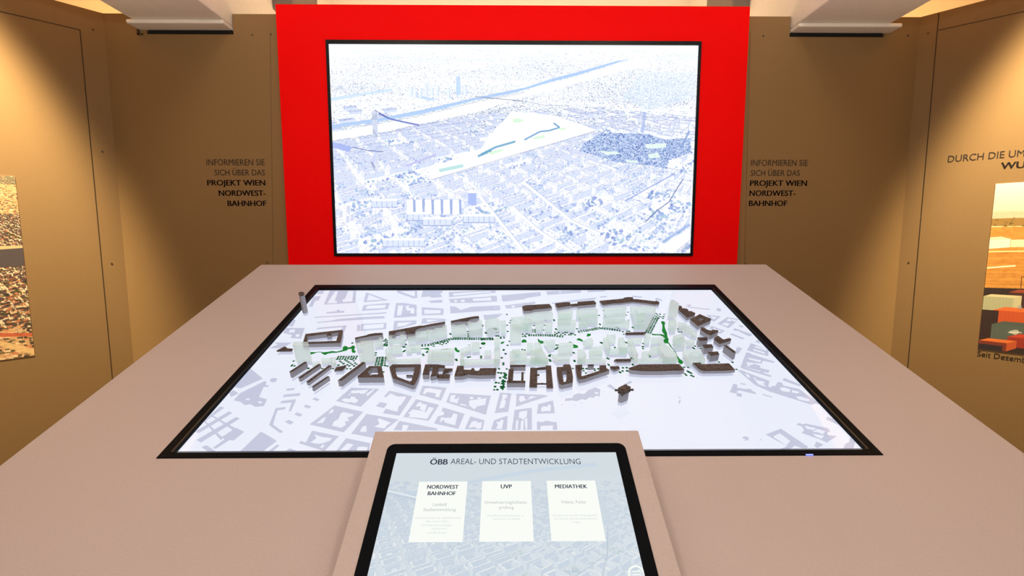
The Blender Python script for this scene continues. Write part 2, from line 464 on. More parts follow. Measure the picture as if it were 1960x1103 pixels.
def wall_picture():
    c = Canvas(1414, 796, (253, 254, 255))
    # photo spots on the screen -> picture pixels
    def s(px, py):
        t = (py - 86) / 399.0; l = 629 + 16.5 * t; r = 1336 - 15.5 * t
        return ((px - l) / (r - l) * 1414, t * 796)
    A = lambda *p: [s(620 + x * 0.19948, 70 + y * 0.19948) for x, y in p]
    B = lambda *p: [s(980 + x * 0.19948, 70 + y * 0.19948) for x, y in p]
    C_ = lambda *p: [s(620 + x * 0.19948, 280 + y * 0.19948) for x, y in p]
    D = lambda *p: [s(980 + x * 0.19948, 280 + y * 0.19948) for x, y in p]
    river = A((60, 835), (520, 770), (930, 690), (1440, 575), (1905, 480)) + B((380, 390), (620, 330), (1000, 225), (1110, 210), (1000, 242), (600, 365), (380, 418), (0, 528)) + A((1460, 592), (950, 722), (540, 797), (60, 862))
    white = A((60, 905), (700, 790), (1400, 622)) + B((0, 535), (600, 375), (1150, 215), (1250, 195), (1330, 275), (1100, 300), (600, 440), (0, 590)) + A((1500, 700), (900, 828), (470, 920), (60, 985))
    corridor = C_((1000, 190), (1300, 80), (1500, 0)) + A((1640, 860)) + B((0, 700), (420, 740), (820, 880), (780, 890), (60, 1100)) + C_((1905, 45), (1030, 300))
    park = B((680, 1000), (850, 900), (1300, 910), (1450, 960), (1700, 950)) + D((1720, 30), (1500, 110), (1480, 190), (1250, 150), (1000, 130), (820, 70), (640, 20))
    pale = B((1050, 560), (1250, 320), (1760, 330), (1760, 560), (1300, 690))
    fr, fw, fc, fp, fl = map(inside, (river, white, corridor, park, pale))
    # far haze of tiny houses
    c.poly([(0, 0), (1414, 0), (1414, 60), (0, 60)], (246, 252, 255), 0.8)
    blot = [(RNG.uniform(0, 1414), RNG.uniform(20, 330), RNG.uniform(60, 200), RNG.uniform(10, 30)) for _ in range(60)]
    dens = lambda x, y: sum(math.exp(-((x - a) / s1) ** 2 - ((y - b) / s2) ** 2) for a, b, s1, s2 in blot)
    c.specks(46000, lambda x, y: 14 + 10 * math.sin(x / 90) < y and RNG.random() < min(1, y / 150) * (0.2 + 0.5 * dens(x, y)), [(170, 192, 220), (140, 150, 192), (198, 216, 236), (112, 120, 160), (186, 206, 230)], lambda y: 1.8 + y / 140, (0.3, 0.85), (0, 10, 1414, 345))
    for k in range(26):
        y = 10 + k * 7 + RNG.uniform(-3, 3); x = RNG.uniform(0, 1200)
        c.line((x, y), (x + RNG.uniform(100, 380), y + RNG.uniform(-6, 6)), (205, 228, 240), 1.2, 0.6)
    city(c, 1414, -35, PAL, [fr, fw, fc, fp, fl, lambda x, y: y < 330 and RNG.random() < (330 - y) / 110], block=0.16, zmax=5.2, angle=0.62, height=0.034, warp=1.0)
    c.poly(pale, (232, 243, 253), 0.5)
    c.specks(9000, lambda x, y: fl(x, y) and RNG.random() < (y - 60) / 260, [(160, 186, 220), (184, 210, 234), (136, 160, 206)], lambda y: 2.4, (0.3, 0.8), (1040, 90, 1414, 300))
    c.poly(park, (176, 196, 238), 0.7)
    c.specks(9000, fp, [(110, 136, 204), (90, 112, 186), (150, 176, 228), (236, 243, 255), (120, 164, 194), (214, 228, 250), (70, 92, 160)], lambda y: 4.2, (0.45, 0.95), (940, 320, 1414, 500))
    for q in (B((1270, 1010), (1470, 1000), (1480, 1040), (1290, 1050)), D((820, 20), (1000, 30), (1040, 50), (900, 60)), D((1080, 105), (1200, 115), (1210, 140), (1090, 130)), D((1300, 50), (1400, 40), (1420, 85), (1310, 90))):
        c.poly(q, (232, 248, 240), 0.95)
    c.poly(A((60, 575), (640, 490), (660, 510), (400, 545), (60, 612)), (206, 228, 250), 0.9)
    c.poly(A((860, 540), (1100, 590), (1000, 600), (850, 560)), (196, 218, 250), 0.9)
    c.poly(white, (255, 255, 255)); c.poly(river, (180, 208, 246))
    up = A((60, 835), (520, 770), (930, 690), (1440, 575), (1905, 480)); lo = A((60, 865), (540, 800), (950, 725), (1460, 595), (1905, 512))
    c.path(up, (150, 172, 210), 1.2, 0.7)
    for a, b in zip(lo[:-1], lo[1:]):
        for t in np.linspace(0, 1, 60):
            x, y = a[0] + (b[0] - a[0]) * t, a[1] + (b[1] - a[1]) * t + RNG.uniform(0, 8); c.line((x, y), (x + 4, y - 1), (120, 140, 165), 2, 0.6)
    lo2 = A((60, 985), (470, 920), (900, 828), (1500, 700), (1905, 640))
    for a, b in zip(lo2[:-1], lo2[1:]):
        for t in np.linspace(0, 1, 40):
            x, y = a[0] + (b[0] - a[0]) * t, a[1] + (b[1] - a[1]) * t + RNG.uniform(-2, 8); c.line((x, y), (x + 5, y - 1), (110, 126, 160), 2, 0.55)
    c.specks(8000, lambda x, y: y > 250 and not fc(x, y) and not fw(x, y) and not fr(x, y), [(92, 102, 152), (132, 144, 198), (140, 168, 204), (255, 255, 255)], lambda y: 1.5 + y / 420, (0.3, 0.85), (0, 250, 1414, 796))
    # clumps of street trees
    for _ in range(170):
        x, y = RNG.uniform(0, 1414), RNG.uniform(360, 796)
        if fc(x, y) or fp(x, y): continue
        d = RNG.choice([-0.62, 0.5]); n = int(RNG.integers(6, 22)); k = y / 796
        for q in range(n):
            r_ = k * RNG.uniform(3, 8); u, v = x + (q - n / 2) * 6 * k + RNG.normal(0, 5), y + (q - n / 2) * 6 * k * d + RNG.normal(0, 4)
            c.poly([(u - r_, v), (u - r_ * .5, v - r_), (u + r_ * .6, v - r_ * .9), (u + r_, v), (u, v + r_ * .6)], PAL['tree'][RNG.integers(4)], RNG.uniform(.3, .7))
    # development corridor
    c.poly(corridor, (255, 255, 255))
    for seg, col, t in ((C_((1100, 215), (1330, 165)), (180, 222, 224), 13), (C_((1470, 75), (1600, 20)), (110, 165, 200), 9), (A((1500, 1110), (1640, 1040), (1830, 985)), (110, 165, 200), 8), (B((110, 970), (260, 890), (350, 880), (450, 850), (390, 808)), (108, 160, 205), 6)):
        c.path(seg, col, t, 0.85)
    for q in (B((0, 770), (60, 765), (115, 785), (60, 805), (0, 805)), B((430, 860), (500, 850), (515, 870), (450, 875)), C_((1560, 40), (1700, 5), (1720, 20), (1600, 60)), B((180, 950), (300, 920), (310, 950), (220, 965))):
        c.poly(q, (214, 244, 214), 0.9)
    a, b = C_((1030, 302))[0], B((790, 885))[0]
    for t in np.linspace(0, 1, 95):
        x, y = a[0] + (b[0] - a[0]) * t, a[1] + (b[1] - a[1]) * t; c.line((x - 1, y), (x + 2, y - 1), (96, 112, 160), 3, 0.85)
    # landmarks
    def tower(q, col, stripes=0):
        c.poly(q, col)
        for k in range(stripes):
            t = (k + 0.5) / stripes; c.line((q[0][0] + (q[1][0] - q[0][0]) * t, q[0][1]), (q[3][0] + (q[2][0] - q[3][0]) * t, q[3][1]), (120, 132, 170), 1.3, 0.8)
    tower(A((1260, 375), (1300, 370), (1305, 545), (1260, 555)), (200, 222, 250))
    for x, y0, y1 in ((810, 470, 560), (850, 500, 570), (900, 480, 570), (955, 430, 560), (1010, 470, 560), (1060, 480, 560), (1170, 500, 580), (1330, 460, 545)):
        tower(A((x, y0), (x + 26, y0), (x + 26, y1), (x, y1)), (236, 243, 255)); tower(A((x + 26, y0 + 6), (x + 36, y0 + 10), (x + 36, y1), (x + 26, y1)), (208, 224, 250))
    tower(A((455, 700), (505, 690), (515, 935), (468, 945)), (228, 236, 252), 5)
    tower(C_((445, 130), (460, 70), (500, 70), (480, 210)), (208, 214, 244), 4); tower(C_((500, 70), (522, 80), (520, 190), (485, 210)), (240, 244, 255), 2)
    tower(C_((1378, 432), (1455, 432), (1455, 555), (1378, 545)), (176, 192, 244), 0)
    c.poly(C_((1380, 400), (1450, 400), (1455, 432), (1378, 432)), (255, 255, 255))
    c.poly(C_((780, 160), (1070, 50), (1075, 70), (790, 175)), (196, 196, 238)); c.poly(C_((1000, 190), (1080, 130), (1090, 280), (1010, 290)), (255, 255, 255))
    c.path(A((520, 720), (620, 770), (750, 800), (910, 832)), (108, 122, 200), 6, 0.9); c.path(A((480, 690), (620, 765)), (90, 100, 150), 2.5, 0.8)
    c.path(A((1440, 560), (1660, 580), (1905, 602)), (110, 118, 150), 2.2, 0.8); c.path(B((0, 600), (120, 605), (300, 640), (540, 645)), (140, 148, 180), 2, 0.6)
    c.poly(A((60, 985), (270, 1040), (240, 1090), (60, 1040)), (168, 182, 240), 0.9); c.path(A((270, 1040), (420, 1075), (560, 1085)), (90, 100, 160), 3, 0.8)
    # wide streets
    for pth, t, col in ((D((1640, 290), (1500, 520), (1390, 600), (1270, 720)), 4, (100, 112, 165)), (D((1560, 240), (1340, 360), (1200, 440), (1080, 510)), 5, (150, 165, 220)), (B((1270, 700), (1245, 900)), 12, (170, 188, 232)), (B((1700, 880), (1620, 1040)), 9, (140, 165, 215))):
        c.path(pth, col, t, 0.75)
    for pth in (C_((1480, 450), (1905, 1000)), D((0, 570), (250, 800), (560, 1000)), D((100, 320), (560, 700), (840, 830))):
        c.path(pth, (255, 255, 255), 13); c.path([(x + 8, y) for x, y in pth], (150, 166, 216), 3, 0.5)
    # big slab rows in the lower left
    for k in range(6):
        x = 790 + k * 88; q = C_((x, 495), (x + 60, 490), (x + 66, 640), (x, 650)); c.poly(q, (255, 255, 255)); c.path(q, (150, 162, 214), 1.3, 0.8)
        c.poly(C_((x + 60, 490), (x + 84, 500), (x + 84, 640), (x + 66, 640)), (152, 172, 222), 0.8)
    for x0, x1, y in ((455, 700, 510), (800, 1010, 640), (1330, 1630, 660), (945, 1220, 690), (560, 960, 900)):
        c.poly(C_((x0, y), (x1, y), (x1, y + 60), (x0, y + 65)), (222, 231, 251)); c.poly(C_((x0, y - 22), (x1, y - 22), (x1, y), (x0, y)), (255, 255, 255))
        n = max(3, int((x1 - x0) / 48))
        for k in range(n + 1): c.path(C_((x0 + (x1 - x0) * k / n, y), (x0 + (x1 - x0) * k / n, y + 60)), (140, 154, 212), 1.6, 0.8)
        c.path(C_((x0, y + 63), (x1, y + 62)), (120, 138, 205), 2.5, 0.7)
    for x, y in ((140, 610), (205, 660), (250, 640), (355, 700), (410, 670), (210, 560), (440, 650)):
        q = C_((x, y), (x + 42, y - 16), (x + 46, y + 60), (x + 4, y + 78)); c.poly(q, (248, 250, 255))
        for k in range(6): c.path(C_((x + 6, y + 10 + k * 11), (x + 40, y - 4 + k * 11)), (120, 134, 200), 1.5, 0.8)
    # river bank and rails in the lower right corner
    q = D((1340, 1010), (1700, 780), (1710, 900), (1560, 1020)); c.poly(q, (255, 255, 255))
    for k in range(4): c.path(D((1570 + k * 22, 1010), (1705, 900 + k * 26)), (110, 120, 165), 1.5, 0.8)
    c.path(D((1440, 920), (1705, 740)), (150, 176, 226), 12, 0.7)
    return c.image('city_aerial_drawing')


def console_picture():
    pal = dict(roof=[(232, 238, 243), (224, 232, 239), (240, 244, 245)], wall_a=(220, 229, 236), wall_b=(206, 218, 230), line=(196, 208, 220), dark=(184, 196, 210), yard=(214, 225, 230), tree=[(196, 212, 220), (204, 220, 222), (188, 204, 218)])
    c = Canvas(1000, 760, (216, 225, 231))
    c.specks(5000, lambda x, y: 20 < y < 420, [(205, 217, 229), (226, 234, 241), (198, 212, 226)], lambda y: 3 + y / 60, (0.2, 0.6))
    city(c, 1000, -40, pal, [lambda x, y: y < 150 or RNG.random() < (300 - y) / 200], block=0.135, zmax=5.5, angle=0.6, height=0.042)
    c.specks(5000, lambda x, y: y > 150, [(196, 210, 224), (236, 241, 245), (206, 218, 228)], lambda y: 2 + y / 150, (0.25, 0.7))
    c.poly([(0, 0), (1000, 0), (1000, 110), (0, 140)], (213, 223, 230), 0.7)
    c.path([(60, 200), (300, 150), (620, 90), (900, 60)], (203, 219, 234), 16, 0.8)
    c.path([(0, 178), (70, 195), (140, 212)], (238, 243, 247), 6, 0.9); c.path([(0, 190), (70, 205), (140, 220)], (186, 200, 216), 3, 0.8)
    c.path([(900, 330), (880, 430), (840, 520), (700, 640)], (192, 203, 217), 4, 0.9); c.path([(880, 430), (760, 500), (600, 560)], (198, 210, 222), 4, 0.8)
    c.poly([(840, 190), (900, 180), (930, 330), (860, 330)], (206, 219, 229), 0.6)
    return c.image('console_background_drawing')


def left_photo_picture():
    pal = dict(roof=[(214, 140, 88), (236, 206, 160), (190, 110, 70), (240, 220, 190), (150, 110, 84)], wall_a=(240, 222, 186), wall_b=(84, 62, 60), line=(70, 48, 40), dark=(48, 36, 36), yard=(70, 58, 48), tree=[(52, 56, 36), (40, 42, 32), (80, 78, 44)])
    c = Canvas(800, 900, (206, 160, 112))
    c.poly([(0, 0), (800, 0), (800, 40), (0, 40)], (120, 110, 84))
    c.specks(9000, lambda x, y: y < 420, [(226, 150, 100), (240, 214, 170), (120, 84, 62), (90, 74, 56), (200, 120, 80)], lambda y: 5 + y / 30, (0.5, 0.95))
    city(c, 800, -120, pal, [lambda x, y: y < 160], block=0.052, zmax=2.6, angle=0.28, height=0.017)
    c.specks(5000, lambda x, y: True, [(60, 46, 40), (236, 206, 160), (44, 38, 34), (196, 120, 78), (80, 76, 50)], lambda y: 4 + y / 70, (0.5, 0.95))
    c.poly([(600, 365), (800, 350), (800, 440), (600, 450)], (74, 64, 66)); c.poly([(600, 365), (680, 340), (800, 338), (800, 350)], (206, 176, 130))
    c.path([(300, 640), (560, 760), (800, 880)], (226, 190, 130), 26, 0.9); c.path([(430, 745), (800, 790)], (190, 90, 56), 18, 0.9)
    return c.image('left_print_drawing')


def right_photo_picture():
    c = Canvas(700, 1000, (250, 236, 200))
    for y in range(0, 170): c.poly([(0, y), (700, y), (700, y + 1), (0, y + 1)], (252 - y * .05, 240 - y * .12, 214 - y * .22))
    c.poly([(0, 165), (700, 158), (700, 210), (0, 205)], (206, 186, 158))
    c.specks(700, lambda x, y: 168 < y < 205, [(178, 160, 140), (224, 206, 180)], lambda y: 9, (0.5, 0.9))
    c.poly([(0, 205), (700, 200), (700, 255), (0, 250)], (150, 116, 56)); c.specks(900, lambda x, y: 200 < y < 262, [(104, 86, 44), (126, 100, 52), (84, 70, 40)], lambda y: 16, (0.6, 0.95))
    c.poly([(0, 255), (700, 250), (700, 640), (0, 640)], (206, 142, 60))
    c.specks(2600, lambda x, y: 250 < y < 620, [(190, 124, 48), (216, 152, 68), (176, 114, 46)], lambda y: 30, (0.15, 0.4))
    for k in range(16): c.path([(0, 400 + k * 14), (700, 385 + k * 13)], (178, 112, 44) if k % 3 else (226, 168, 84), 4, 0.5)
    c.poly([(0, 330), (110, 325), (110, 375), (0, 385)], (248, 236, 214)); c.poly([(0, 316), (60, 312), (112, 326), (0, 334)], (226, 210, 182))
    c.poly([(112, 330), (230, 328), (230, 372), (112, 374)], (236, 216, 184)); c.poly([(240, 326), (420, 322), (420, 368), (240, 372)], (224, 196, 150))
    c.path([(0, 402), (700, 380)], (244, 214, 150), 8); c.path([(0, 500), (150, 482)], (246, 230, 196), 9)
    c.path([(190, 690), (188, 545), (220, 545)], (80, 56, 36), 4)
    def cont(x, y, w_, h_, d, top, front, side):
        c.poly([(x, y), (x + d, y - d * .38), (x + w_ + d, y - d * .38), (x + w_, y)], top)
        c.poly([(x, y), (x + w_, y), (x + w_, y + h_), (x, y + h_)], front)
        c.poly([(x + w_, y), (x + w_ + d, y - d * .38), (x + w_ + d, y + h_ - d * .5), (x + w_, y + h_)], side)
        for k in range(1, 9): c.line((x + w_ * k / 9, y), (x + w_ * k / 9, y + h_), tuple(int(q * .86) for q in front), 2, 0.6)
    c.poly([(0, 620), (700, 600), (700, 1000), (0, 1000)], (46, 32, 28))
    cont(130, 640, 330, 85, 50, (150, 66, 40), (64, 36, 34), (90, 46, 38))
    cont(0, 672, 160, 86, 40, (220, 206, 160), (176, 176, 140), (196, 190, 150))
    cont(60, 752, 190, 86, 60, (226, 112, 52), (196, 82, 36), (176, 72, 34))
    cont(0, 754, 90, 250, 0, (60, 34, 30), (52, 32, 30), (52, 32, 30))
    cont(60, 838, 190, 100, 60, (80, 90, 84), (84, 96, 88), (70, 80, 74))
    cont(320, 738, 260, 92, 40, (150, 150, 170), (104, 116, 168), (90, 100, 150))
    cont(310, 822, 300, 22, 10, (226, 110, 50), (214, 96, 44), (190, 84, 40))
    c.poly([(155, 870), (190, 858), (205, 864), (205, 878), (190, 890), (160, 882)], (206, 208, 196), 0.8); c.path([(150, 880), (220, 872)], (226, 226, 214), 5, 0.9)
    cont(150, 905, 260, 60, 60, (196, 66, 40), (150, 46, 32), (120, 40, 30))
    cont(0, 945, 150, 50, 50, (226, 116, 50), (120, 50, 34), (190, 84, 40)); cont(0, 965, 130, 40, 0, (60, 40, 40), (44, 34, 38), (44, 34, 38))
    cont(240, 970, 300, 60, 60, (66, 58, 66), (40, 34, 40), (40, 34, 40))
    return c.image('right_print_drawing')


# ================================================================== the room
BACK_Y, TOP = 1.912, 2.220
XL, XR = -1.566, 1.628
SPL = math.radians(43)
G = Matrix()


def structure(name, mb, m, parent=None, matrix=None, bevel=0.0):
    o = mb.build(name, m, parent, matrix, bevel)
    if not parent: o['kind'] = 'structure'
    return o


FB = Frame((0, BACK_Y, 0), (1, 0, 0), (0, 0, 1))            # back wall face, normal towards the room
tl = Vector((-math.sin(SPL), -math.cos(SPL), 0)); tr = Vector((math.sin(SPL), -math.cos(SPL), 0))
FL = Frame(Vector((XL, BACK_Y, 0)), -tl, (0, 0, 1))         # left wall: u runs to the corner
FR = Frame(Vector((XR, BACK_Y, 0)), tr, (0, 0, 1))          # right wall: u runs towards the camera

mb = MB(); mb.box(-4.2, 4.2, -1.6, 3.6, -0.05, 0.0); structure('floor', mb, M['floor'])
mb = MB(); mb.box(-4.2, 4.2, -1.6, 3.6, 2.86, 2.92); structure('ceiling', mb, M['white'])
mb = MB(); mb.box(-4.2, 4.2, 3.0, 3.1, 0.0, 2.86); structure('wall_outer', mb, M['white'])
# back partition, notched where the beams pass over it
bx = [FB.at(283, 65)[0], FB.at(445, 65)[0], FB.at(1513, 72)[0], FB.at(1690, 72)[0]]
ZN = 2.144
mb = MB()
outline = [(XL, 0), (XR, 0), (XR, TOP), (bx[3] + .004, TOP), (bx[3] + .004, ZN), (bx[2] - .004, ZN), (bx[2] - .004, TOP), (bx[1] + .004, TOP), (bx[1] + .004, ZN), (bx[0] - .004, ZN), (bx[0] - .004, TOP), (XL, TOP)]
mb.prism(outline, -0.03, 0.0)
wall_back = structure('wall_back', mb, M['wall'], None, FB.m)
mb = MB(); mb.prism([(-2.6, 0), (0, 0), (0, TOP), (-2.6, TOP)], -0.03, 0.0); wall_left = structure('wall_left', mb, M['wall'], None, FL.m)
mb = MB(); mb.prism([(0, 0), (2.6, 0), (2.6, TOP), (0, TOP)], -0.03, 0.0); wall_right = structure('wall_right', mb, M['wall'], None, FR.m)


def strip(frame, a, b, wdt, parent, name='panel_joint', m='seam'):
    a, b = Vector(frame.at(*a)), Vector(frame.at(*b)); d = (b - a).normalized(); n = Vector((-d.y, d.x)) * wdt / 2
    m_ = MB(); m_.prism([a + n, a - n, b - n, b + n], -0.001, 0.0008); return m_.build(name, M[m], parent, G)


def screw(frame, px, py, parent, r=0.0035):
    c = frame.at(px, py); m_ = MB()
    ring = lambda k: [(c[0] + k * math.cos(i * math.pi / 6), c[1] + k * math.sin(i * math.pi / 6)) for i in range(12)]
    m_.prism(ring(r), -0.001, 0.0012); m_.prism(ring(r * .6), 0.0012, 0.0018); return m_.build('screw', M['screw'], parent, G)


strip(FB, (517, 62), (523, 505), 0.0014, wall_back, m='joint'); strip(FB, (1436, 62), (1425, 505), 0.0014, wall_back, m='joint')
strip(FL, (153, 57), (216, 735), 0.0026, wall_left); strip(FL, (152, 57), (-60, 8), 0.0026, wall_left)
strip(FR, (1797, 25), (1737, 712), 0.0026, wall_right); strip(FR, (1796, 58), (2010, 11), 0.0022, wall_right)
for p in ((483, 67), (519, 66), (512, 503), (1461, 69), (1427, 505), (1738, 68)): screw(FB, *p, wall_back)
for p in ((178, 57), (196, 290), (214, 505)): screw(FL, *p, wall_left)
for p in ((1776, 64), (1739, 503)): screw(FR, *p, wall_right)

# beams that run over the partition towards the room, each with a lower shoe at the wall
def on_level(px, py, z):
    d = ray(px, py); return EYE + d * ((z - EYE.z) / d.z)


def beam(name, x0s, x1s, x0b, x1b, py_shoe, px_mid, py_under, gap):
    zs = ZN + 0.016
    yn = on_level(px_mid, py_shoe, zs).y                     # front of the shoe
    dd = ray(px_mid, py_under); zb = (EYE + dd * (yn / dd.y)).z   # underside of the beam
    m_ = MB()
    m_.box(x0b, x1b, -1.4, 3.0, zb, 2.86)
    m_.prism([(x0s, yn), (x1s, yn), (x1s, 2.6), (x0s, 2.6)], zs, zb)
    b = m_.build(name, M['white'], None, None, 0.006); b['kind'] = 'structure'
    g = MB(); g.box(*gap, BACK_Y + 0.001, BACK_Y + 0.028, ZN - 0.002, zs + 0.0005); g.build('shadow_gap', M['gap'], b, G)  # black strip put in as the dark of the open gap
    return b


beam('trim_1', FB.at(264, 57)[0], bx[1], on_level(232, 33, 2.16).x, bx[1], 44, 330, 36, (bx[0] + .002, bx[1] - .002))
beam('trim_2', bx[2], FB.at(1706, 63)[0], bx[2], on_level(1724, 42, 2.16).x, 51, 1620, 43, (bx[2] + .002, bx[3] - .002))
for name, xa, xb, pb in (('trim_3', 503, 560, 17), ('trim_4', 1402, 1460, 20)):
    y = 2.25; da = ray(xa, pb); db = ray(xb, pb); k = y / da.y
    m_ = MB(); m_.box((EYE + da * (y / da.y)).x, (EYE + db * (y / db.y)).x, y, 2.55, (EYE + da * k).z, 2.86); o = m_.build(name, M['shade_grey'], None, None, 0.008); o['kind'] = 'structure'

a, b = FB.at(263, 52), FB.at(268, 67); m_ = MB(); m_.box(a[0], b[0], b[1], a[1], 0.0002, 0.006); m_.box(a[0], b[0] + .012, b[1], b[1] + .004, 0.0002, 0.006); m_.build('wall_bracket', M['screw'], wall_back, G)

# ------------------------------------------------------------------ lettering on the walls
def wall_letters(frame, name, label, lines, tile, matrix):
    first = frame.at(tile[0] + lines[0][1] * tile[2], tile[1] + lines[0][3] * tile[2])
    base = matrix @ Matrix.Translation((first[0], first[1], 0))
    root = empty(name, base, label, 'wall lettering')
    inv = Matrix.Translation((-first[0], -first[1], 0))
    for body, x0, x1, y0, y1, cap, wt in lines:
        T_ = lambda x, y: frame.at(tile[0] + x * tile[2], tile[1] + y * tile[2])
        a, b = T_(x0, y0), T_(x1, y1); ch = (Vector(T_(x0, y0 - cap)) - Vector(a)).length
        lettering('lettering_line', body, a, b, ch, M['letter'], root, wt, base=inv)
    return root


T = (380, 280, 180 / 1418)
wall_letters(FB, 'wall_lettering', 'right-aligned dark lettering about the project on the wall left of the red panel', [
    ('INFORMIEREN SIE', 125, 1000, 288, 288, 93, 0.0), ('SICH ÜBER DAS', 245, 1003, 440, 440, 88, 0.0), ('PROJEKT WIEN', 133, 1010, 592, 592, 84, 0.018),
    ('NORDWEST-', 308, 1018, 748, 748, 84, 0.018), ('BAHNHOF', 440, 1028, 903, 903, 84, 0.018)], T, FB.m)
T = (1400, 280, 180 / 1418)
wall_letters(FB, 'wall_lettering', 'left-aligned dark lettering about the project on the wall right of the red panel', [
    ('INFORMIEREN SIE', 292, 1147, 297, 297, 93, 0.0), ('SICH ÜBER DAS', 287, 1028, 447, 447, 88, 0.0), ('PROJEKT WIEN', 277, 1137, 598, 598, 84, 0.018),
    ('NORDWEST-', 268, 965, 750, 750, 84, 0.018), ('BAHNHOF', 260, 840, 902, 902, 84, 0.018)], T, FB.m)
T = (1700, 260, 260 / 623)
wall_letters(FR, 'wall_lettering', 'dark heading above the container yard print on the right wall', [
    ('DURCH DIE U', 273, 584, 122, 97, 30, 0.0), ('M', 591, 625, 96, 93, 30, 0.0), ('WU', 515, 628, 153, 146, 30, 0.018)], T, FR.m)
wall_letters(FR, 'wall_lettering', 'dark caption under the container yard print on the right wall', [('Seit Dezemb', 408, 632, 1010, 1042, 24, 0.0)], T, FR.m)

# ------------------------------------------------------------------ prints on the side walls
def photo_print(frame, name, label, bl, br, tr_, tl_, image, u_far=None):
    root = empty(name, frame.m @ Matrix.Translation((bl[0], bl[1], 0)), label, 'photo print')
    inv = Matrix.Translation((-bl[0], -bl[1], 0))
    m_ = MB(); m_.prism([bl, br, tr_, tl_], 0.0, 0.0015); m_.build('print_backing', M['white'], root, inv)
    picture_quad('print_picture', [bl, br, tr_, tl_], image_mat(name + '_picture', image), root, inv, 0.0018); return root


a, b = FL.at(28, 338), FL.at(67, 681); x1 = (a[0] + b[0]) / 2
photo_print(FL, 'city_photo_print', 'unframed aerial print of sunlit city roofs on the left wall', (x1 - .52, b[1]), (x1, b[1]), (x1, a[1]), (x1 - .52, a[1]), left_photo_picture())
a, b = FR.at(1906, 352), FR.at(1872, 668); x0 = (a[0] + b[0]) / 2
pr_y = b[1]
pr = photo_print(FR, 'container_photo_print', 'unframed print of stacked shipping containers on the right wall', (x0, b[1]), (x0 + .34, b[1]), (x0 + .34, a[1]), (x0, a[1]), right_photo_picture())

a, b = FR.at(1948.5, 592), FR.at(1958, 591)
lettering('container_lettering', 'APL', (a[0] - x0, a[1] - pr_y), (b[0] - x0, b[1] - pr_y), 0.016, M['white'], pr, 0.012, 0.0021)

# ------------------------------------------------------------------ red panel and the big wall screen
SX, SZ, SW, SH = 0.0271, 1.6952, 1.43, 0.8044
m_ = MB(); m_.box(-0.8868, 0.9383, 1.884, BACK_Y - 0.0005, 0.30, 2.2437)
red = tag(m_.build('red_display_panel', M['red'], None, None, 0.0015), 'tall glossy red panel behind the table framing the wall screen', 'panel')
FW = Frame((SX, 1.884, SZ), (1, 0, 0), (0, 0, 1))
root = empty('wall_screen', FW.m, 'large wall screen with black bezel showing a pale aerial city drawing', 'screen')
bl_, br_, bt_, bb_ = 0.0105, 0.0105, 0.0145, 0.0105
m_ = MB(); m_.prism([(-SW / 2 - bl_, -SH / 2 - bb_), (SW / 2 + br_, -SH / 2 - bb_), (SW / 2 + br_, SH / 2 + bt_), (-SW / 2 - bl_, SH / 2 + bt_)], 0.0002, 0.008,
                    holes=[[(-SW / 2, -SH / 2), (SW / 2, -SH / 2), (SW / 2, SH / 2), (-SW / 2, SH / 2)]])
m_.build('bezel', M['gloss_bezel'], root, G)
picture_quad('display', [(-SW / 2, -SH / 2), (SW / 2, -SH / 2), (SW / 2, SH / 2), (-SW / 2, SH / 2)], emit('wall_screen_picture', (1, 1, 1, 1), 1.08, wall_picture()), root, G, 0.003)

# ================================================================== the map table
TILT = 0.3251
FT = Frame((0.0251, 1.4194, 1.2097), (1, 0, 0), (0, math.cos(TILT), math.sin(TILT)))
HW, DEP, FRONT, FAR, OUT = 0.6153, 0.7075, -1.20, 0.1689, 0.8602
GAP = 0.0065            # the display lies this far under the glass top
troot = empty('map_table', Matrix.Translation((0.0251, 1.0, 0)), 'large pale sloping table with a glass-topped backlit city map', 'table')
TM = troot.matrix_world.inverted() @ FT.m
m_ = MB()
m_.prism([(-OUT, FRONT), (OUT, FRONT), (OUT, FAR), (-OUT, FAR)], -0.035, 0.0, holes=[[(-HW, -DEP), (HW, -DEP), (HW, 0), (-HW, 0)]])
m_.build('tabletop', M['laminate'], troot, TM, 0.0012)
# plinth under the slope
x0, x1 = -OUT + .06, OUT - .06
pf, pr_ = FT.m @ Vector((0, FRONT + .12, -0.036)), FT.m @ Vector((0, FAR - .06, -0.036))
m_ = MB(); vs = [(x, y, z) for x in (x0, x1) for y, z in ((pf.y - 1.0, 0.0), (pr_.y - 1.0, 0.0), (pr_.y - 1.0, pr_.z), (pf.y - 1.0, pf.z))]
for f in ((0, 1, 2, 3), (7, 6, 5, 4), (0, 4, 5, 1), (1, 5, 6, 2), (2, 6, 7, 3), (3, 7, 4, 0)): m_.face([vs[i] for i in f[::-1]])
m_.build('plinth', M['laminate'], troot, G)
inner = [FT.at(x, y) for x, y in ((332, 866), (1658, 861), (1362, 552), (606.5, 552))]
ix0, ix1 = -HW + 0.020, HW - 0.020
iy0, iy1 = FT.at(980, 864)[1], FT.at(980, 552)[1]
m_ = MB(); m_.prism([(-HW, -DEP), (HW, -DEP), (HW, 0), (-HW, 0)], -0.03, 0.001, holes=[[(ix0, iy0), (ix1, iy0), (ix1, iy1), (ix0, iy1)]])
bez = m_.build('bezel', M['bezel'], troot, TM, 0.0008)
m_ = MB(); m_.prism([(ix0 - .004, iy0), (ix1 + .004, iy0), (ix1 + .004, iy1), (ix0 - .004, iy1)], 0.0011, 0.0018, holes=[[(ix0, iy0 + .001), (ix1, iy0 + .001), (ix1, iy1 - .001), (ix0, iy1 - .001)]])
m_.build('bezel_lip', M['gloss_bezel'], bez, G)
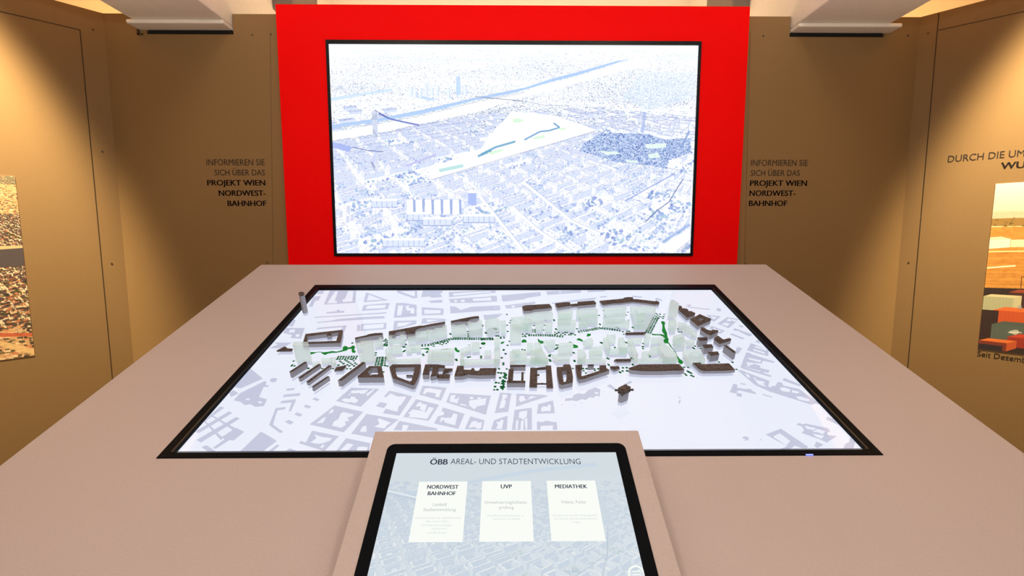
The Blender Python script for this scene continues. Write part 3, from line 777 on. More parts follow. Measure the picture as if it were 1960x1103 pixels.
c = FT.at(1549, 872); m_ = MB(); m_.box(c[0] - .006, c[0] + .006, c[1] - .0012, c[1] + .0012, 0.001, 0.002)
tag(m_.build('status_light', M['led'], bez, G), 'small glowing blue status light')
m_ = MB(); m_.flat([(ix0, iy0), (ix1, iy0), (ix1, iy1), (ix0, iy1)], -GAP)
disp = m_.build('map_display', M['map_white'], troot, TM)

TILES = dict(T1=(540, 590, .122449), T2=(720, 590, .122449), T3=(920, 560, .122449), T4=(920, 630, .122449), T5=(1120, 560, .122449), T6=(1120, 620, .122449), T7=(1220, 560, .122449),
             T8=(640, 650, .122449), A=(500, 530, .244898), B=(940, 530, .244898), C=(300, 680, .244898), D=(680, 680, .244898), E=(1200, 620, .255102), P=(0, 0, 1.0))


def tp(tile, p, h=0.0):
    t = TILES[tile]; return FT.at(t[0] + p[0] * t[2], t[1] + p[1] * t[2], h)


def tpoly(tile, pts, h=0.0): return [tp(tile, p, h) for p in pts]


# ---- what the display shows: grey-lilac footprints of the surrounding city
FOOT = []
FOOT += [('C', p, h) for p, h in [
    ([(700, 105), (830, 185), (655, 262), (560, 250)], []), ([(890, 185), (940, 180), (935, 205), (905, 215), (885, 205)], []), ([(600, 275), (640, 300), (580, 330), (535, 295)], []),
    ([(840, 205), (860, 210), (850, 235), (880, 238), (870, 250), (835, 250), (800, 330), (860, 345), (850, 375), (835, 400), (770, 405), (730, 385), (690, 392), (650, 365), (600, 355), (650, 300)], [[(790, 365), (815, 360), (825, 375), (800, 378)], [(695, 345), (715, 338), (735, 350), (700, 352)]]),
    ([(495, 402), (530, 412), (350, 535), (330, 520)], []), ([(565, 440), (590, 455), (330, 610), (290, 600)], []), ([(620, 485), (650, 497), (345, 685), (310, 665)], []), ([(400, 470), (415, 462), (620, 575), (600, 590)], []), ([(340, 520), (355, 512), (520, 650), (500, 665)], []),
    ([(620, 570), (685, 600), (600, 670), (570, 665), (460, 735), (440, 725), (530, 660), (510, 640)], []), ([(390, 705), (465, 755), (400, 755), (350, 720)], []), ([(815, 598), (940, 672), (830, 755), (650, 755)], []), ([(940, 700), (960, 708), (905, 755), (870, 755)], []),
    ([(1020, 262), (1080, 258), (1072, 275), (1008, 280)], []), ([(995, 310), (1125, 297), (1115, 320), (985, 330)], []), ([(975, 360), (1090, 345), (1080, 375), (1050, 440), (1030, 440), (1055, 372), (965, 378)], []), ([(930, 415), (1010, 407), (1005, 425), (945, 432), (925, 490), (910, 545), (990, 600), (965, 612), (878, 548), (905, 480)], []),
    ([(1235, 333), (1275, 348), (1255, 362), (1215, 345)], []), ([(1165, 388), (1210, 403), (1190, 420), (1148, 405)], []), ([(1095, 448), (1140, 465), (1118, 483), (1075, 465)], []), ([(1030, 507), (1072, 525), (1045, 545), (1000, 523)], []),
    ([(1520, 255), (1740, 265), (1595, 405), (1400, 360)], [[(1515, 297), (1520, 280), (1655, 270), (1632, 298), (1600, 305), (1580, 296), (1560, 300)], [(1442, 352), (1470, 338), (1510, 345), (1515, 328), (1545, 325), (1560, 345), (1578, 350), (1555, 378), (1520, 368), (1480, 372)], [(1690, 268), (1705, 270), (1645, 322), (1640, 305)], [(1500, 306), (1515, 304), (1512, 312), (1498, 313)]]),
    ([(1390, 395), (1615, 445), (1460, 605), (1195, 543)], [[(1440, 455), (1460, 445), (1540, 465), (1535, 475), (1490, 490), (1505, 515), (1470, 520), (1480, 545), (1440, 570), (1370, 552), (1385, 520), (1420, 500)], [(1365, 428), (1385, 425), (1375, 450), (1340, 460)], [(1300, 492), (1325, 485), (1300, 530), (1248, 535)]]),
    ([(1640, 460), (1890, 505), (1700, 650), (1520, 615)], [[(1725, 500), (1740, 495), (1830, 530), (1800, 550), (1780, 574), (1750, 570), (1700, 560), (1740, 540)], [(1605, 562), (1638, 552), (1640, 575), (1640, 600), (1600, 602), (1588, 596)]]),
    ([(1215, 592), (1425, 635), (1310, 752), (1110, 690), (1130, 672), (1165, 685), (1190, 640)], [[(1230, 620), (1290, 640), (1370, 650), (1355, 670), (1300, 690), (1260, 695), (1200, 685), (1250, 650)], [(1290, 705), (1315, 700), (1300, 725), (1275, 728)]]),
    ([(1480, 650), (1670, 690), (1660, 755), (1400, 755)], [[(1490, 690), (1540, 700), (1500, 740), (1470, 755), (1425, 754)], [(1570, 720), (1610, 715), (1650, 722), (1640, 752), (1560, 752)]]), ([(1040, 730), (1110, 755), (1000, 755)], [])]]
FOOT += [('D', p, h) for p, h in [
    ([(265, 278), (360, 300), (445, 325), (345, 475), (215, 455), (240, 420), (330, 445), (340, 400), (355, 395), (395, 335), (395, 325), (330, 325), (275, 300), (240, 332), (225, 325)], []), ([(195, 368), (250, 380), (225, 415), (160, 400)], []),
    ([(525, 240), (715, 255), (670, 358), (500, 310)], [[(545, 262), (580, 258), (675, 275), (655, 330), (625, 328), (630, 300), (600, 295), (560, 290), (540, 310), (530, 300)]]),
    ([(475, 345), (655, 390), (575, 515), (375, 485)], [[(490, 372), (515, 368), (520, 380), (560, 390), (555, 410), (545, 440), (505, 425), (510, 400), (470, 405)], [(575, 405), (615, 415), (560, 500), (520, 495), (415, 485), (430, 465), (412, 455), (450, 425), (540, 440), (550, 452)]]),
    ([(740, 297), (1060, 318), (1020, 468), (710, 370)], [[(745, 315), (785, 312), (775, 345), (800, 340), (812, 320), (800, 378), (738, 365)], [(890, 355), (930, 350), (985, 345), (1025, 335), (1015, 390), (955, 400), (930, 425), (890, 395)], [(895, 328), (925, 328), (920, 345), (895, 345)], [(955, 330), (985, 332), (980, 345), (955, 345)], [(820, 378), (870, 392), (868, 400), (820, 390)]]),
    ([(685, 410), (855, 460), (805, 578), (615, 535), (645, 480), (690, 468), (695, 450), (675, 440)], [[(760, 470), (770, 455), (800, 465), (790, 510), (780, 550), (705, 530), (690, 505), (660, 530), (670, 485), (700, 492), (750, 490)]]),
    ([(1130, 295), (1220, 300), (1195, 445), (1090, 455)], [[(1150, 308), (1190, 312), (1182, 335), (1165, 345), (1178, 360), (1165, 410), (1125, 420), (1135, 375), (1150, 340)]]), ([(1260, 303), (1470, 312), (1510, 320), (1255, 405)], [[(1285, 320), (1320, 320), (1325, 345), (1345, 350), (1370, 322), (1420, 325), (1290, 368), (1280, 350)]]),
    ([(1545, 355), (1560, 455), (1420, 460), (1430, 385)], [[(1455, 410), (1475, 400), (1500, 405), (1510, 385), (1530, 395), (1525, 440), (1490, 438), (1460, 445), (1450, 430)]]),
    ([(1380, 412), (1380, 585), (1225, 585), (1245, 430)], [[(1280, 450), (1300, 440), (1345, 435), (1340, 480), (1310, 510), (1300, 495), (1278, 490)], [(1295, 515), (1318, 512), (1312, 585), (1292, 585)], [(1325, 500), (1345, 490), (1345, 580), (1330, 580)], [(1258, 512), (1275, 510), (1270, 580), (1252, 580)]]),
    ([(900, 480), (1010, 510), (995, 585), (855, 580)], [[(912, 520), (945, 515), (960, 530), (990, 525), (985, 570), (955, 580), (930, 560), (885, 570)]]), ([(1190, 475), (1185, 585), (1060, 585), (1085, 510)], [[(1100, 520), (1125, 525), (1140, 505), (1160, 510), (1145, 580), (1100, 575), (1115, 545)]]),
    ([(1420, 520), (1470, 525), (1475, 517), (1520, 517), (1525, 522), (1573, 525), (1580, 585), (1545, 585), (1545, 550), (1450, 555), (1445, 585), (1420, 585)], []), ([(345, 515), (640, 575), (640, 590), (300, 588)], [[(370, 545), (420, 550), (400, 588), (365, 588)]]),
    ([(1640, 340), (1700, 335), (1700, 318), (1740, 300), (1790, 305), (1820, 275), (1860, 260), (1870, 252), (1915, 270), (1910, 325), (1885, 318), (1860, 335), (1830, 330), (1800, 352), (1770, 345), (1730, 362), (1690, 355), (1640, 362)], [[(1870, 290), (1900, 292), (1898, 305), (1870, 303)]]), ([(1610, 388), (1622, 386), (1620, 392), (1610, 392)], []), ([(1710, 392), (1725, 390), (1718, 397)], []), ([(1765, 370), (1778, 374), (1768, 378)], []), ([(1938, 285), (1948, 287), (1943, 294)], [])]]
FOOT += [('E', p, h) for p, h in [
    ([(930, 145), (1080, 200), (1060, 245), (900, 200)], [[(965, 168), (1048, 193), (1043, 203), (958, 178)], [(950, 190), (1035, 216), (1030, 226), (946, 200)]]),
    ([(895, 215), (930, 222), (880, 330), (850, 330)], []), ([(920, 225), (1110, 285), (1100, 295), (910, 255)], []), ([(905, 265), (1000, 290), (1010, 270), (1022, 275), (1010, 300), (895, 290)], []), ([(890, 300), (940, 310), (950, 300), (1000, 315), (1000, 332), (1070, 350), (1060, 370), (885, 325)], [[(905, 305), (925, 310), (920, 322), (900, 318)]]), ([(870, 322), (1000, 362), (1015, 340), (1030, 345), (1025, 370), (1085, 390), (1080, 402), (860, 335)], []),
    ([(830, 350), (860, 350), (960, 390), (1070, 430), (1060, 470), (1080, 480), (1090, 465), (1110, 470), (1130, 440), (1160, 440), (1175, 465), (1290, 490), (1450, 590), (1440, 605), (1410, 600), (1390, 610), (1070, 510), (960, 460)], [[(885, 372), (912, 383), (928, 410), (902, 399)], [(945, 402), (965, 408), (965, 420), (1040, 440), (1020, 450), (1050, 475), (985, 455)], [(1145, 480), (1180, 478), (1230, 495), (1215, 515), (1160, 505)], [(1240, 498), (1295, 512), (1280, 525), (1235, 515)], [(1265, 545), (1310, 548), (1370, 570), (1365, 585), (1290, 570)]]),
    ([(1180, 408), (1305, 458), (1300, 472), (1165, 425)], []), ([(800, 450), (830, 458), (825, 480), (880, 490), (930, 490), (935, 500), (970, 520), (965, 530), (840, 500), (820, 515), (865, 530), (855, 552), (820, 540), (825, 525), (770, 515)], []), ([(850, 445), (895, 452), (890, 460), (852, 455)], []), ([(1020, 528), (1095, 550), (1085, 555), (1015, 535)], []),
    ([(1500, 698), (1560, 715), (1610, 765), (1495, 720)], []), ([(1155, 788), (1360, 925), (1345, 938), (1310, 935), (1260, 915), (1220, 945), (1140, 948), (1200, 920), (1040, 832)], [[(1145, 822), (1225, 880), (1195, 915), (1095, 848)]]),
    ([(1270, 760), (1290, 745), (1320, 755), (1340, 750), (1510, 785), (1525, 810), (1500, 820), (1510, 835), (1575, 845), (1500, 893), (1450, 870), (1310, 820), (1330, 800), (1310, 770)], [[(1330, 765), (1420, 785), (1400, 800), (1350, 790)], [(1430, 790), (1490, 808), (1470, 830), (1430, 815), (1390, 812)], [(1390, 825), (1480, 840), (1460, 865), (1420, 850)]]),
    ([(1420, 885), (1475, 908), (1430, 935), (1405, 920)], []), ([(1700, 850), (1740, 885), (1700, 940), (1620, 942), (1640, 900), (1665, 890), (1670, 870)], []), ([(870, 850), (890, 845), (915, 855), (910, 875), (880, 878), (890, 866), (865, 862)], []), ([(995, 868), (1012, 868), (1005, 877)], []), ([(385, 550), (405, 553), (400, 560), (388, 556)], []), ([(390, 575), (405, 572), (395, 600), (385, 598)], []), ([(985, 120), (1010, 125), (1000, 150), (960, 135)], []), ([(820, 185), (865, 185), (830, 230), (815, 215)], [])]]
FOOT += [('T7', p, h) for p, h in [
    ([(1405, 388), (1605, 420), (1425, 562), (1250, 490)], [[(1370, 470), (1450, 490), (1400, 530), (1310, 500)], [(1415, 410), (1570, 432), (1520, 460), (1480, 440), (1440, 455), (1390, 445)]]), ([(1080, 350), (1305, 375), (1200, 460), (1150, 440)], [[(1130, 372), (1250, 388), (1190, 425), (1170, 400)]]),
    ([(1160, 525), (1370, 600), (1290, 650), (1120, 560)], [[(1190, 560), (1310, 600), (1280, 620), (1180, 580)]]), ([(1520, 560), (1800, 660), (1750, 690), (1600, 620), (1580, 605), (1550, 605), (1490, 590)], []), ([(1470, 640), (1680, 720), (1640, 735), (1450, 660)], []), ([(720, 215), (1140, 262), (1120, 275), (820, 240)], []), ([(780, 190), (840, 195), (830, 220), (780, 215)], []), ([(1240, 245), (1305, 255), (1300, 300), (1240, 290)], []), ([(1560, 850), (1640, 880), (1550, 970), (1560, 900)], []), ([(1590, 510), (1660, 530), (1640, 550), (1590, 530)], []), ([(1365, 492), (1380, 498), (1365, 504), (1350, 498)], [])]]
FOOT += [('A', p, h) for p, h in [
    ([(545, 97), (750, 97), (735, 205), (490, 218)], [[(578, 114), (602, 112), (575, 188), (595, 190), (590, 206), (515, 209)], [(680, 112), (722, 112), (712, 193), (640, 198), (635, 180), (655, 172)]]), ([(820, 122), (995, 185), (800, 200)], [[(840, 140), (945, 180), (825, 187)]]), ([(800, 222), (1005, 205), (990, 255), (785, 268)], [[(830, 228), (975, 220), (965, 245), (815, 252)]]),
    ([(1060, 107), (1220, 103), (1220, 165), (1190, 170), (1062, 125)], [[(1085, 115), (1200, 112), (1200, 155)]]), ([(1265, 105), (1420, 100), (1415, 125), (1400, 130), (1415, 160), (1330, 165), (1320, 155), (1250, 160)], []), ([(1300, 190), (1415, 180), (1415, 203), (1330, 205)], []),
    ([(1055, 205), (1110, 205), (1215, 220), (1215, 310), (1035, 322)], [[(1070, 225), (1110, 225), (1095, 300), (1060, 305)], [(1125, 230), (1160, 225), (1150, 245), (1195, 245), (1195, 290), (1165, 285), (1170, 265), (1140, 265)]]), ([(1255, 238), (1425, 250), (1425, 300), (1255, 303)], [[(1275, 258), (1405, 262), (1400, 285), (1275, 290)]]),
    ([(1465, 120), (1825, 103), (1825, 125), (1470, 160)], [[(1500, 132), (1800, 112), (1800, 120), (1500, 148)]]), ([(1465, 175), (1840, 150), (1845, 195), (1650, 205), (1480, 205)], [[(1510, 182), (1530, 182), (1530, 198), (1510, 198)], [(1560, 182), (1590, 180), (1590, 196), (1560, 198)], [(1650, 172), (1820, 162), (1820, 185), (1660, 190)]]), ([(1475, 230), (1520, 235), (1560, 260), (1640, 235), (1865, 225), (1870, 258), (1480, 288)], [[(1800, 235), (1830, 235), (1830, 250), (1800, 250)]]),
    ([(510, 278), (590, 270), (595, 258), (610, 258), (615, 268), (650, 268), (650, 280), (510, 288)], []), ([(415, 315), (980, 278), (980, 288), (420, 322)], []), ([(435, 355), (540, 345), (600, 332), (800, 315), (960, 308), (970, 325), (600, 348), (440, 362)], []), ([(440, 400), (670, 380), (640, 450), (620, 440), (635, 395), (430, 412)], []), ([(750, 378), (775, 376), (770, 425), (748, 427)], []), ([(780, 370), (980, 360), (975, 410), (775, 425)], [[(800, 378), (960, 368), (955, 400), (795, 412)]]),
    ([(1040, 345), (1215, 342), (1210, 370), (1030, 420)], [[(1070, 360), (1180, 355), (1120, 385), (1060, 390)]]), ([(1260, 325), (1440, 330), (1440, 350), (1250, 370)], [[(1290, 335), (1400, 338), (1300, 355)]]), ([(1735, 300), (1890, 290), (1830, 320), (1745, 340)], []), ([(245, 330), (270, 345), (245, 390), (190, 385)], []), ([(180, 400), (340, 402), (310, 485), (230, 480), (240, 455), (170, 440)], [[(225, 415), (265, 412), (260, 435), (215, 438)], [(270, 452), (302, 450), (298, 470), (268, 470)]]), ([(100, 515), (240, 515), (200, 540), (150, 560), (60, 560), (130, 530)], []), ([(390, 155), (465, 150), (450, 185), (420, 190), (400, 235), (370, 235)], []), ([(430, 110), (495, 105), (480, 135), (410, 135)], []), ([(95, 790), (125, 805), (105, 825), (70, 815)], [])]]
FOOT += [('B', p, h) for p, h in [
    ([(0, 95), (30, 97), (40, 125), (0, 130)], []), ([(0, 150), (45, 150), (40, 185), (0, 188)], []), ([(80, 145), (385, 120), (390, 150), (290, 165), (250, 178), (90, 195)], []), ([(430, 115), (700, 100), (705, 125), (440, 143)], [[(530, 118), (545, 117), (545, 126), (530, 127)]]), ([(750, 100), (900, 97), (890, 115), (755, 122)], []), ([(105, 225), (340, 195), (350, 210), (250, 240), (120, 250)], [[(160, 228), (185, 226), (185, 240), (160, 240)]]), ([(0, 228), (70, 228), (70, 262), (0, 265)], [[(30, 238), (50, 238), (50, 250), (30, 250)]]), ([(0, 295), (90, 290), (60, 315), (0, 335)], []), ([(470, 205), (800, 165), (830, 165), (800, 180), (480, 214)], []), ([(1100, 150), (1180, 155), (1180, 165), (1100, 160)], []), ([(850, 155), (900, 150), (905, 158), (855, 165)], []), ([(1290, 165), (1340, 180), (1330, 190), (1280, 180)], []), ([(905, 855), (930, 840), (985, 885), (970, 890)], []), ([(1040, 840), (1090, 815), (1105, 828), (1050, 850)], [])]]
foot = MB()
for i, (t, p, hs) in enumerate(FOOT):
    foot.flat([(min(max(x, ix0), ix1), min(max(y, iy0), iy1)) for x, y in tpoly(t, p, -GAP)], -GAP + 0.0003, [tpoly(t, h, -GAP) for h in hs])

# ================================================================== models on the glass
def rise(tile, top, base):
    """height of an upright edge whose top and foot are seen at these spots"""
    best = None
    b = Vector(tp(tile, base))
    for k in range(2, 160):
        h = k * 0.0008; e = abs(tp(tile, top, h)[1] - b.y)
        if best is None or e < best[0]: best = (e, h)
    return best[1]


def grain(poly, h, n, holes=()):
    """little roof bits (stairheads, chimneys) inside the outline"""
    f = inside(poly); hf = [inside(q) for q in holes]
    xs = [p[0] for p in poly]; ys = [p[1] for p in poly]; out = []
    for _ in range(n * 12):
        x, y = random.uniform(min(xs), max(xs)), random.uniform(min(ys), max(ys)); s = random.uniform(.0006, .0016)
        ok = all(f(x + a * s * 2, y + b * s * 2) and not any(q(x + a * s * 2, y + b * s * 2) for q in hf) for a in (-1, 1) for b in (-1, 1))
        if ok: out.append((x, y, s, random.uniform(.0005, .0014)))
        if len(out) >= n: break
    return out


def brown(label, tile, wings, pair=None, h=None, group=None, name='brown_model_building', bits=10):
    """wings: list of (roof outline, holes, height factor)"""
    H = h if h else rise(tile, *pair)
    polys = []
    for wg in wings:
        p, hs, k = (list(wg) + [[], 1.0])[:3] if len(wg) < 3 else wg
        polys.append((tpoly(tile, p, H * k), [tpoly(tile, q, H * k) for q in hs], H * k))
    cx = sum(p[0] for q in polys for p in q[0]) / sum(len(q[0]) for q in polys); cy = sum(p[1] for q in polys for p in q[0]) / sum(len(q[0]) for q in polys)
    root = empty(name, FT.m @ Matrix.Translation((cx, cy, 0.0)), label, 'model building', group)
    inv = Matrix.Translation((-cx, -cy, 0))
    wl, rf = MB(), MB()
    for p, hs, hh in polys:
        wl.prism(p, 0.0004, hh - 0.0006, hs)
        rf.prism(inset_poly(p, -0.0001), hh - 0.0006, hh - 0.0002, hs)
        xs = max(q[0] for q in p) - min(q[0] for q in p); ys = max(q[1] for q in p) - min(q[1] for q in p)
        ins = inset_poly(p, 0.0022)
        if not hs and min(xs, ys) > 0.012 and area2(ins) > 0 and len(p) <= 9: rf.prism(ins, hh - 0.0002, hh + 0.0004)
        for x, y, s, z in grain(p, hh, bits, hs): rf.box(x - s, x + s, y - s * .8, y + s * .8, hh - 0.0002, hh + z)
        foot.flat([(min(max(a, ix0), ix1), min(max(b, iy0), iy1)) for a, b in p], -GAP + 0.00015, hs)
    wl.build('facade', M['print_side'], root, inv); rf.build('roof', M['print_roof'], root, inv)
    return root, H, inv


BR = [
    ('brown courtyard model block behind the green strip beside the left frosted tower', 'T1', [([(365, 403), (940, 338), (950, 362), (912, 542), (320, 560)], [[(388, 440), (690, 402), (700, 432), (770, 425), (770, 393), (888, 372), (846, 510), (400, 528)]], 1.0)], ((912, 542), (910, 605))),
    ('tiny low brown wedge model near the left bezel beside the frosted tower', 'A', [([(118, 577), (150, 560), (185, 543), (205, 558), (246, 562), (240, 579), (125, 581)],)], ((240, 579), (239, 588))),
    ('short brown row model behind the second frosted tower from the left', 'T1', [([(1140, 460), (1310, 425), (1355, 405), (1450, 390), (1568, 386), (1576, 412), (1430, 428), (1200, 468), (1140, 492)],)], None, 0.014),
    ('longest thin dark brown row model on the far left side', 'T2', [([(200, 362), (430, 320), (620, 285), (690, 272), (740, 272), (860, 245), (985, 225), (1075, 210), (1078, 237), (1000, 255), (750, 297), (690, 310), (620, 335), (600, 400), (470, 410), (460, 350), (300, 378), (295, 410), (245, 415), (240, 395), (195, 415)],)], None, 0.013),
    ('straight dark brown row model right of the longest row on the far side', 'T2', [([(1165, 200), (1330, 165), (1460, 140), (1530, 128), (1600, 122), (1610, 152), (1480, 168), (1440, 200), (1400, 205), (1300, 205), (1175, 225)],)], None, 0.013),
    ('brown far row model left of the paired brown model with the gap', 'T3', [([(650, 215), (700, 200), (900, 187), (1075, 178), (1117, 235), (1000, 252), (820, 266), (800, 285), (680, 288), (655, 250)],)], ((1117, 235), (1117, 285))),
    ('brown far model of two halves joined by a low link', 'T3', [([(1162, 170), (1300, 152), (1390, 150), (1422, 205), (1330, 215), (1205, 238)],), ([(1515, 145), (1770, 125), (1805, 160), (1802, 180), (1650, 195), (1515, 207)],), ([(1415, 180), (1515, 172), (1515, 205), (1422, 215)], [], 0.6)], ((1205, 238), (1208, 285))),
    ('long slightly bent brown row model at the middle of the far edge', 'T5', [([(225, 130), (595, 95), (610, 80), (680, 70), (745, 75), (752, 102), (820, 105), (1090, 137), (1120, 127), (1160, 150), (1157, 182), (1090, 186), (985, 170), (750, 145), (690, 150), (560, 165), (440, 170), (290, 192), (250, 165)],)], ((290, 192), (285, 226))),
    ('brown stepped model right behind the tall frosted tower at the right end', 'T7', [([(650, 205), (690, 210), (700, 245), (760, 250), (790, 262), (800, 290), (840, 290), (905, 320), (900, 347), (835, 375), (770, 390), (640, 268)],)], ((770, 390), (770, 442))),
    ('square brown courtyard model at the right end of the map', 'T7', [([(975, 337), (1152, 412), (1148, 435), (945, 525), (825, 420)], [[(990, 392), (1040, 418), (988, 448), (940, 420)]], 1.0)], ((945, 525), (945, 585))),
    ('brown bracket-shaped model just in front of the square brown courtyard model', 'T7', [([(1000, 545), (1040, 545), (1090, 580), (1150, 595), (1180, 580), (1262, 590), (1264, 614), (1140, 667), (1090, 650), (985, 578)],)], ((1140, 667), (1140, 742))),
    ('brown V-shaped model beside the thin brown slab at the right end', 'T7', [([(1200, 713), (1260, 675), (1345, 735), (1440, 710), (1468, 730), (1462, 748), (1330, 792), (1285, 802), (1200, 738)],)], ((1285, 802), (1285, 862))),
    ('rearmost of the three brown cube models at the right end', 'T7', [([(940, 703), (1090, 698), (1100, 745), (968, 752)],)], ((968, 752), (962, 862))),
    ('middle one of the three brown cube models at the right end', 'T7', [([(1015, 815), (1160, 808), (1188, 855), (1050, 872)],)], ((1050, 872), (1045, 972))),
    ('foremost of the three brown cube models at the right end', 'T7', [([(1100, 930), (1255, 922), (1281, 967), (1150, 987)],)], ((1150, 987), (1145, 1092))),
    ('thin upright brown slab model nearest the right bezel', 'T7', [([(1352, 828), (1395, 822), (1542, 930), (1510, 945)],)], ((1510, 945), (1500, 1055))),
    ('longest solid brown model in the near right row', 'T6', [([(850, 635), (1470, 628), (1552, 715), (1480, 730), (1380, 728), (1200, 737), (900, 737), (705, 718), (682, 690)],)], ((705, 720), (705, 787))),
    ('solid brown bar model at the right end of the near row', 'E', [([(492, 292), (552, 290), (560, 303), (765, 296), (812, 345), (750, 350), (580, 353), (548, 345)],)], ((560, 352), (558, 376))),
    ('small brown bar model behind the five-sided brown model', 'T6', [([(480, 550), (715, 545), (718, 582), (510, 588), (450, 575)],)], ((600, 586), (600, 618))),
    ('small five-sided brown model left of the longest solid brown model', 'T6', [([(390, 665), (520, 660), (542, 690), (460, 722), (395, 690)],)], ((460, 722), (460, 762))),
    ('low brown bar model in the middle of the green park strip', 'T5', [([(630, 625), (950, 618), (953, 656), (632, 661)],)], ((632, 661), (632, 677))),
    ('brown U-shaped model made of bars right of the green dots cluster', 'T4', [([(462, 560), (702, 560), (701, 588), (458, 588)],), ([(440, 625), (515, 625), (500, 805), (425, 805)], [], .7), ([(412, 806), (698, 808), (698, 842), (410, 842)],), ([(640, 672), (672, 672), (668, 825), (632, 825)], [], .75)], ((410, 842), (410, 915))),
    ('brown model of two long bars joined by thin links in the near row', 'T4', [([(778, 605), (885, 605), (882, 905), (762, 905)],), ([(1020, 570), (1100, 570), (1133, 917), (1030, 917)],), ([(884, 606), (1020, 588), (1020, 625), (884, 634)], [], .9), ([(884, 845), (1030, 845), (1030, 864), (884, 864)], [], .5), ([(884, 705), (918, 705), (918, 728), (884, 728)], [], .5)], ((762, 905), (762, 930))),
    ('brown ring model with a narrow ragged courtyard in the near row', 'T4', [([(1188, 595), (1285, 590), (1300, 552), (1395, 552), (1415, 600), (1442, 740), (1440, 832), (1270, 872), (1230, 852), (1205, 740)], [[(1270, 660), (1335, 640), (1350, 740), (1330, 825), (1297, 825), (1290, 760)]], 1.0)], ((1270, 872), (1270, 945))),
    ('brown open triangular model with an inner stub in the near row', 'T4', [([(1480, 562), (1585, 555), (1588, 630), (1558, 650), (1578, 738), (1640, 722), (1860, 650), (1858, 568), (1958, 563), (1963, 608), (2015, 642), (1640, 768), (1545, 787), (1510, 740)],), ([(1675, 555), (1768, 553), (1770, 575), (1675, 578)],)], ((1545, 787), (1548, 857))),
    ('brown four-sided courtyard model beside the long brown slab', 'T8', [([(545, 415), (735, 412), (775, 590), (365, 592), (363, 572)], [[(575, 442), (668, 440), (684, 545), (590, 548), (560, 562), (520, 505)]], 1.0)], ((770, 592), (775, 680))),
    ('largest brown courtyard model with a pointed front corner in the near row', 'T8', [([(910, 388), (1350, 388), (1353, 420), (1310, 590), (1258, 700), (1220, 712), (915, 605), (860, 430)], [[(950, 440), (1260, 430), (1208, 640), (1180, 657), (985, 582), (965, 535)]], 1.0), ([(1125, 556), (1225, 556), (1222, 572), (1125, 572)], [], .55)], ((1240, 712), (1240, 787))),
    ('brown ragged E-shaped model right of the largest brown courtyard model', 'T8', [([(1420, 388), (1490, 388), (1480, 548), (1378, 548)],), ([(1490, 390), (1600, 388), (1728, 405), (1728, 440), (1490, 432)], [], .9), ([(1540, 432), (1630, 440), (1600, 560), (1510, 580)], [], .9), ([(1510, 545), (1620, 540), (1810, 545), (1795, 607), (1620, 607), (1610, 585), (1500, 600)], [], .55), ([(1720, 450), (1850, 452), (1845, 475), (1700, 545), (1690, 540)], [], .5)], ((1378, 548), (1380, 625))),
    ('brown ragged model with small light wells left of the green dots cluster', 'T2', [([(1270, 900), (1368, 900), (1370, 960), (1480, 965), (1500, 935), (1530, 940), (1545, 980), (1610, 975), (1625, 940), (1680, 935), (1880, 935), (1862, 1042), (1590, 1048), (1440, 1035), (1345, 1062), (1222, 1062), (1240, 1000)], [[(1300, 985), (1350, 985), (1340, 1010), (1300, 1010)], [(1695, 965), (1760, 965), (1755, 985), (1690, 985)], [(1790, 1010), (1830, 1010), (1828, 1042), (1788, 1042)]], 1.0)], ((1600, 1048), (1600, 1110))),
    ('first and leftmost of four parallel thin brown slab models', 'A', [([(220, 740), (340, 663), (357, 668), (234, 746)],)], ((222, 746), (226, 796))),
    ('second from the left of four parallel thin brown slab models', 'A', [([(290, 787), (448, 680), (466, 685), (306, 793)],)], ((298, 792), (300, 823))),
    ('third from the left of four parallel thin brown slab models', 'A', [([(353, 820), (530, 690), (549, 694), (372, 826)],)], ((365, 823), (369, 850))),
    ('shortest and foremost of four parallel thin brown slab models', 'A', [([(396, 858), (515, 777), (533, 779), (409, 863)],)], ((402, 862), (404, 896))),
    ('small low brown model behind the long brown slab beside the tree grid', 'T1', [([(850, 918), (960, 900), (1000, 905), (945, 967), (815, 977)],)], ((815, 977), (820, 1007))),
    ('long diagonal brown slab model with vertical joints in front of the tree grid', 'T8', [([(55, 637), (440, 350), (486, 360), (110, 643)],)], ((60, 643), (66, 742))),
]
brown_root = {}
for e in BR: brown_root[e[0]] = brown(e[0], e[1], e[2], e[3] if len(e) > 3 else None, e[4] if len(e) > 4 else None, 'brown model buildings on the map table', bits=14)
# two free-standing towers
tw, H, inv = brown('tall brown tower model standing alone near the left bezel', 'A', [([(291, 124), (302, 117), (320, 116), (336, 124), (337, 138), (326, 148), (308, 152), (294, 144)],)], ((312, 152), (338, 290)), None, 'brown model buildings on the map table', 'brown_model_tower', 2)
tw, H, inv = brown('brown tower model with side brackets standing alone on the white area', 'B', [([(1003, 866), (1047, 843), (1083, 856), (1080, 873), (1030, 894), (1002, 884)],)], ((1030, 894), (1026, 990)), None, 'brown model buildings on the map table', 'brown_model_tower', 6)
m_ = MB(); pts = tpoly('B', [(985, 887), (1097, 884), (1030, 913), (1050, 862)], H - .005); c0 = Vector((sum(p[0] for p in pts) / 4, sum(p[1] for p in pts) / 4))
ring = inset_poly(tpoly('B', [(1003, 866), (1047, 843), (1083, 856), (1080, 873), (1030, 894), (1002, 884)], H), -0.0012)
m_.prism(ring, H - .0075, H - .0015)
for p in pts:
    d = (Vector(p) - c0); d.normalize(); n = Vector((-d.y, d.x)) * .0016; q = c0 + d * .0185
    m_.prism([c0 + n, c0 - n, q - n, q + n], H - .0065, H - .0035)
m_.build('bracket', M['print_roof'], tw, inv)


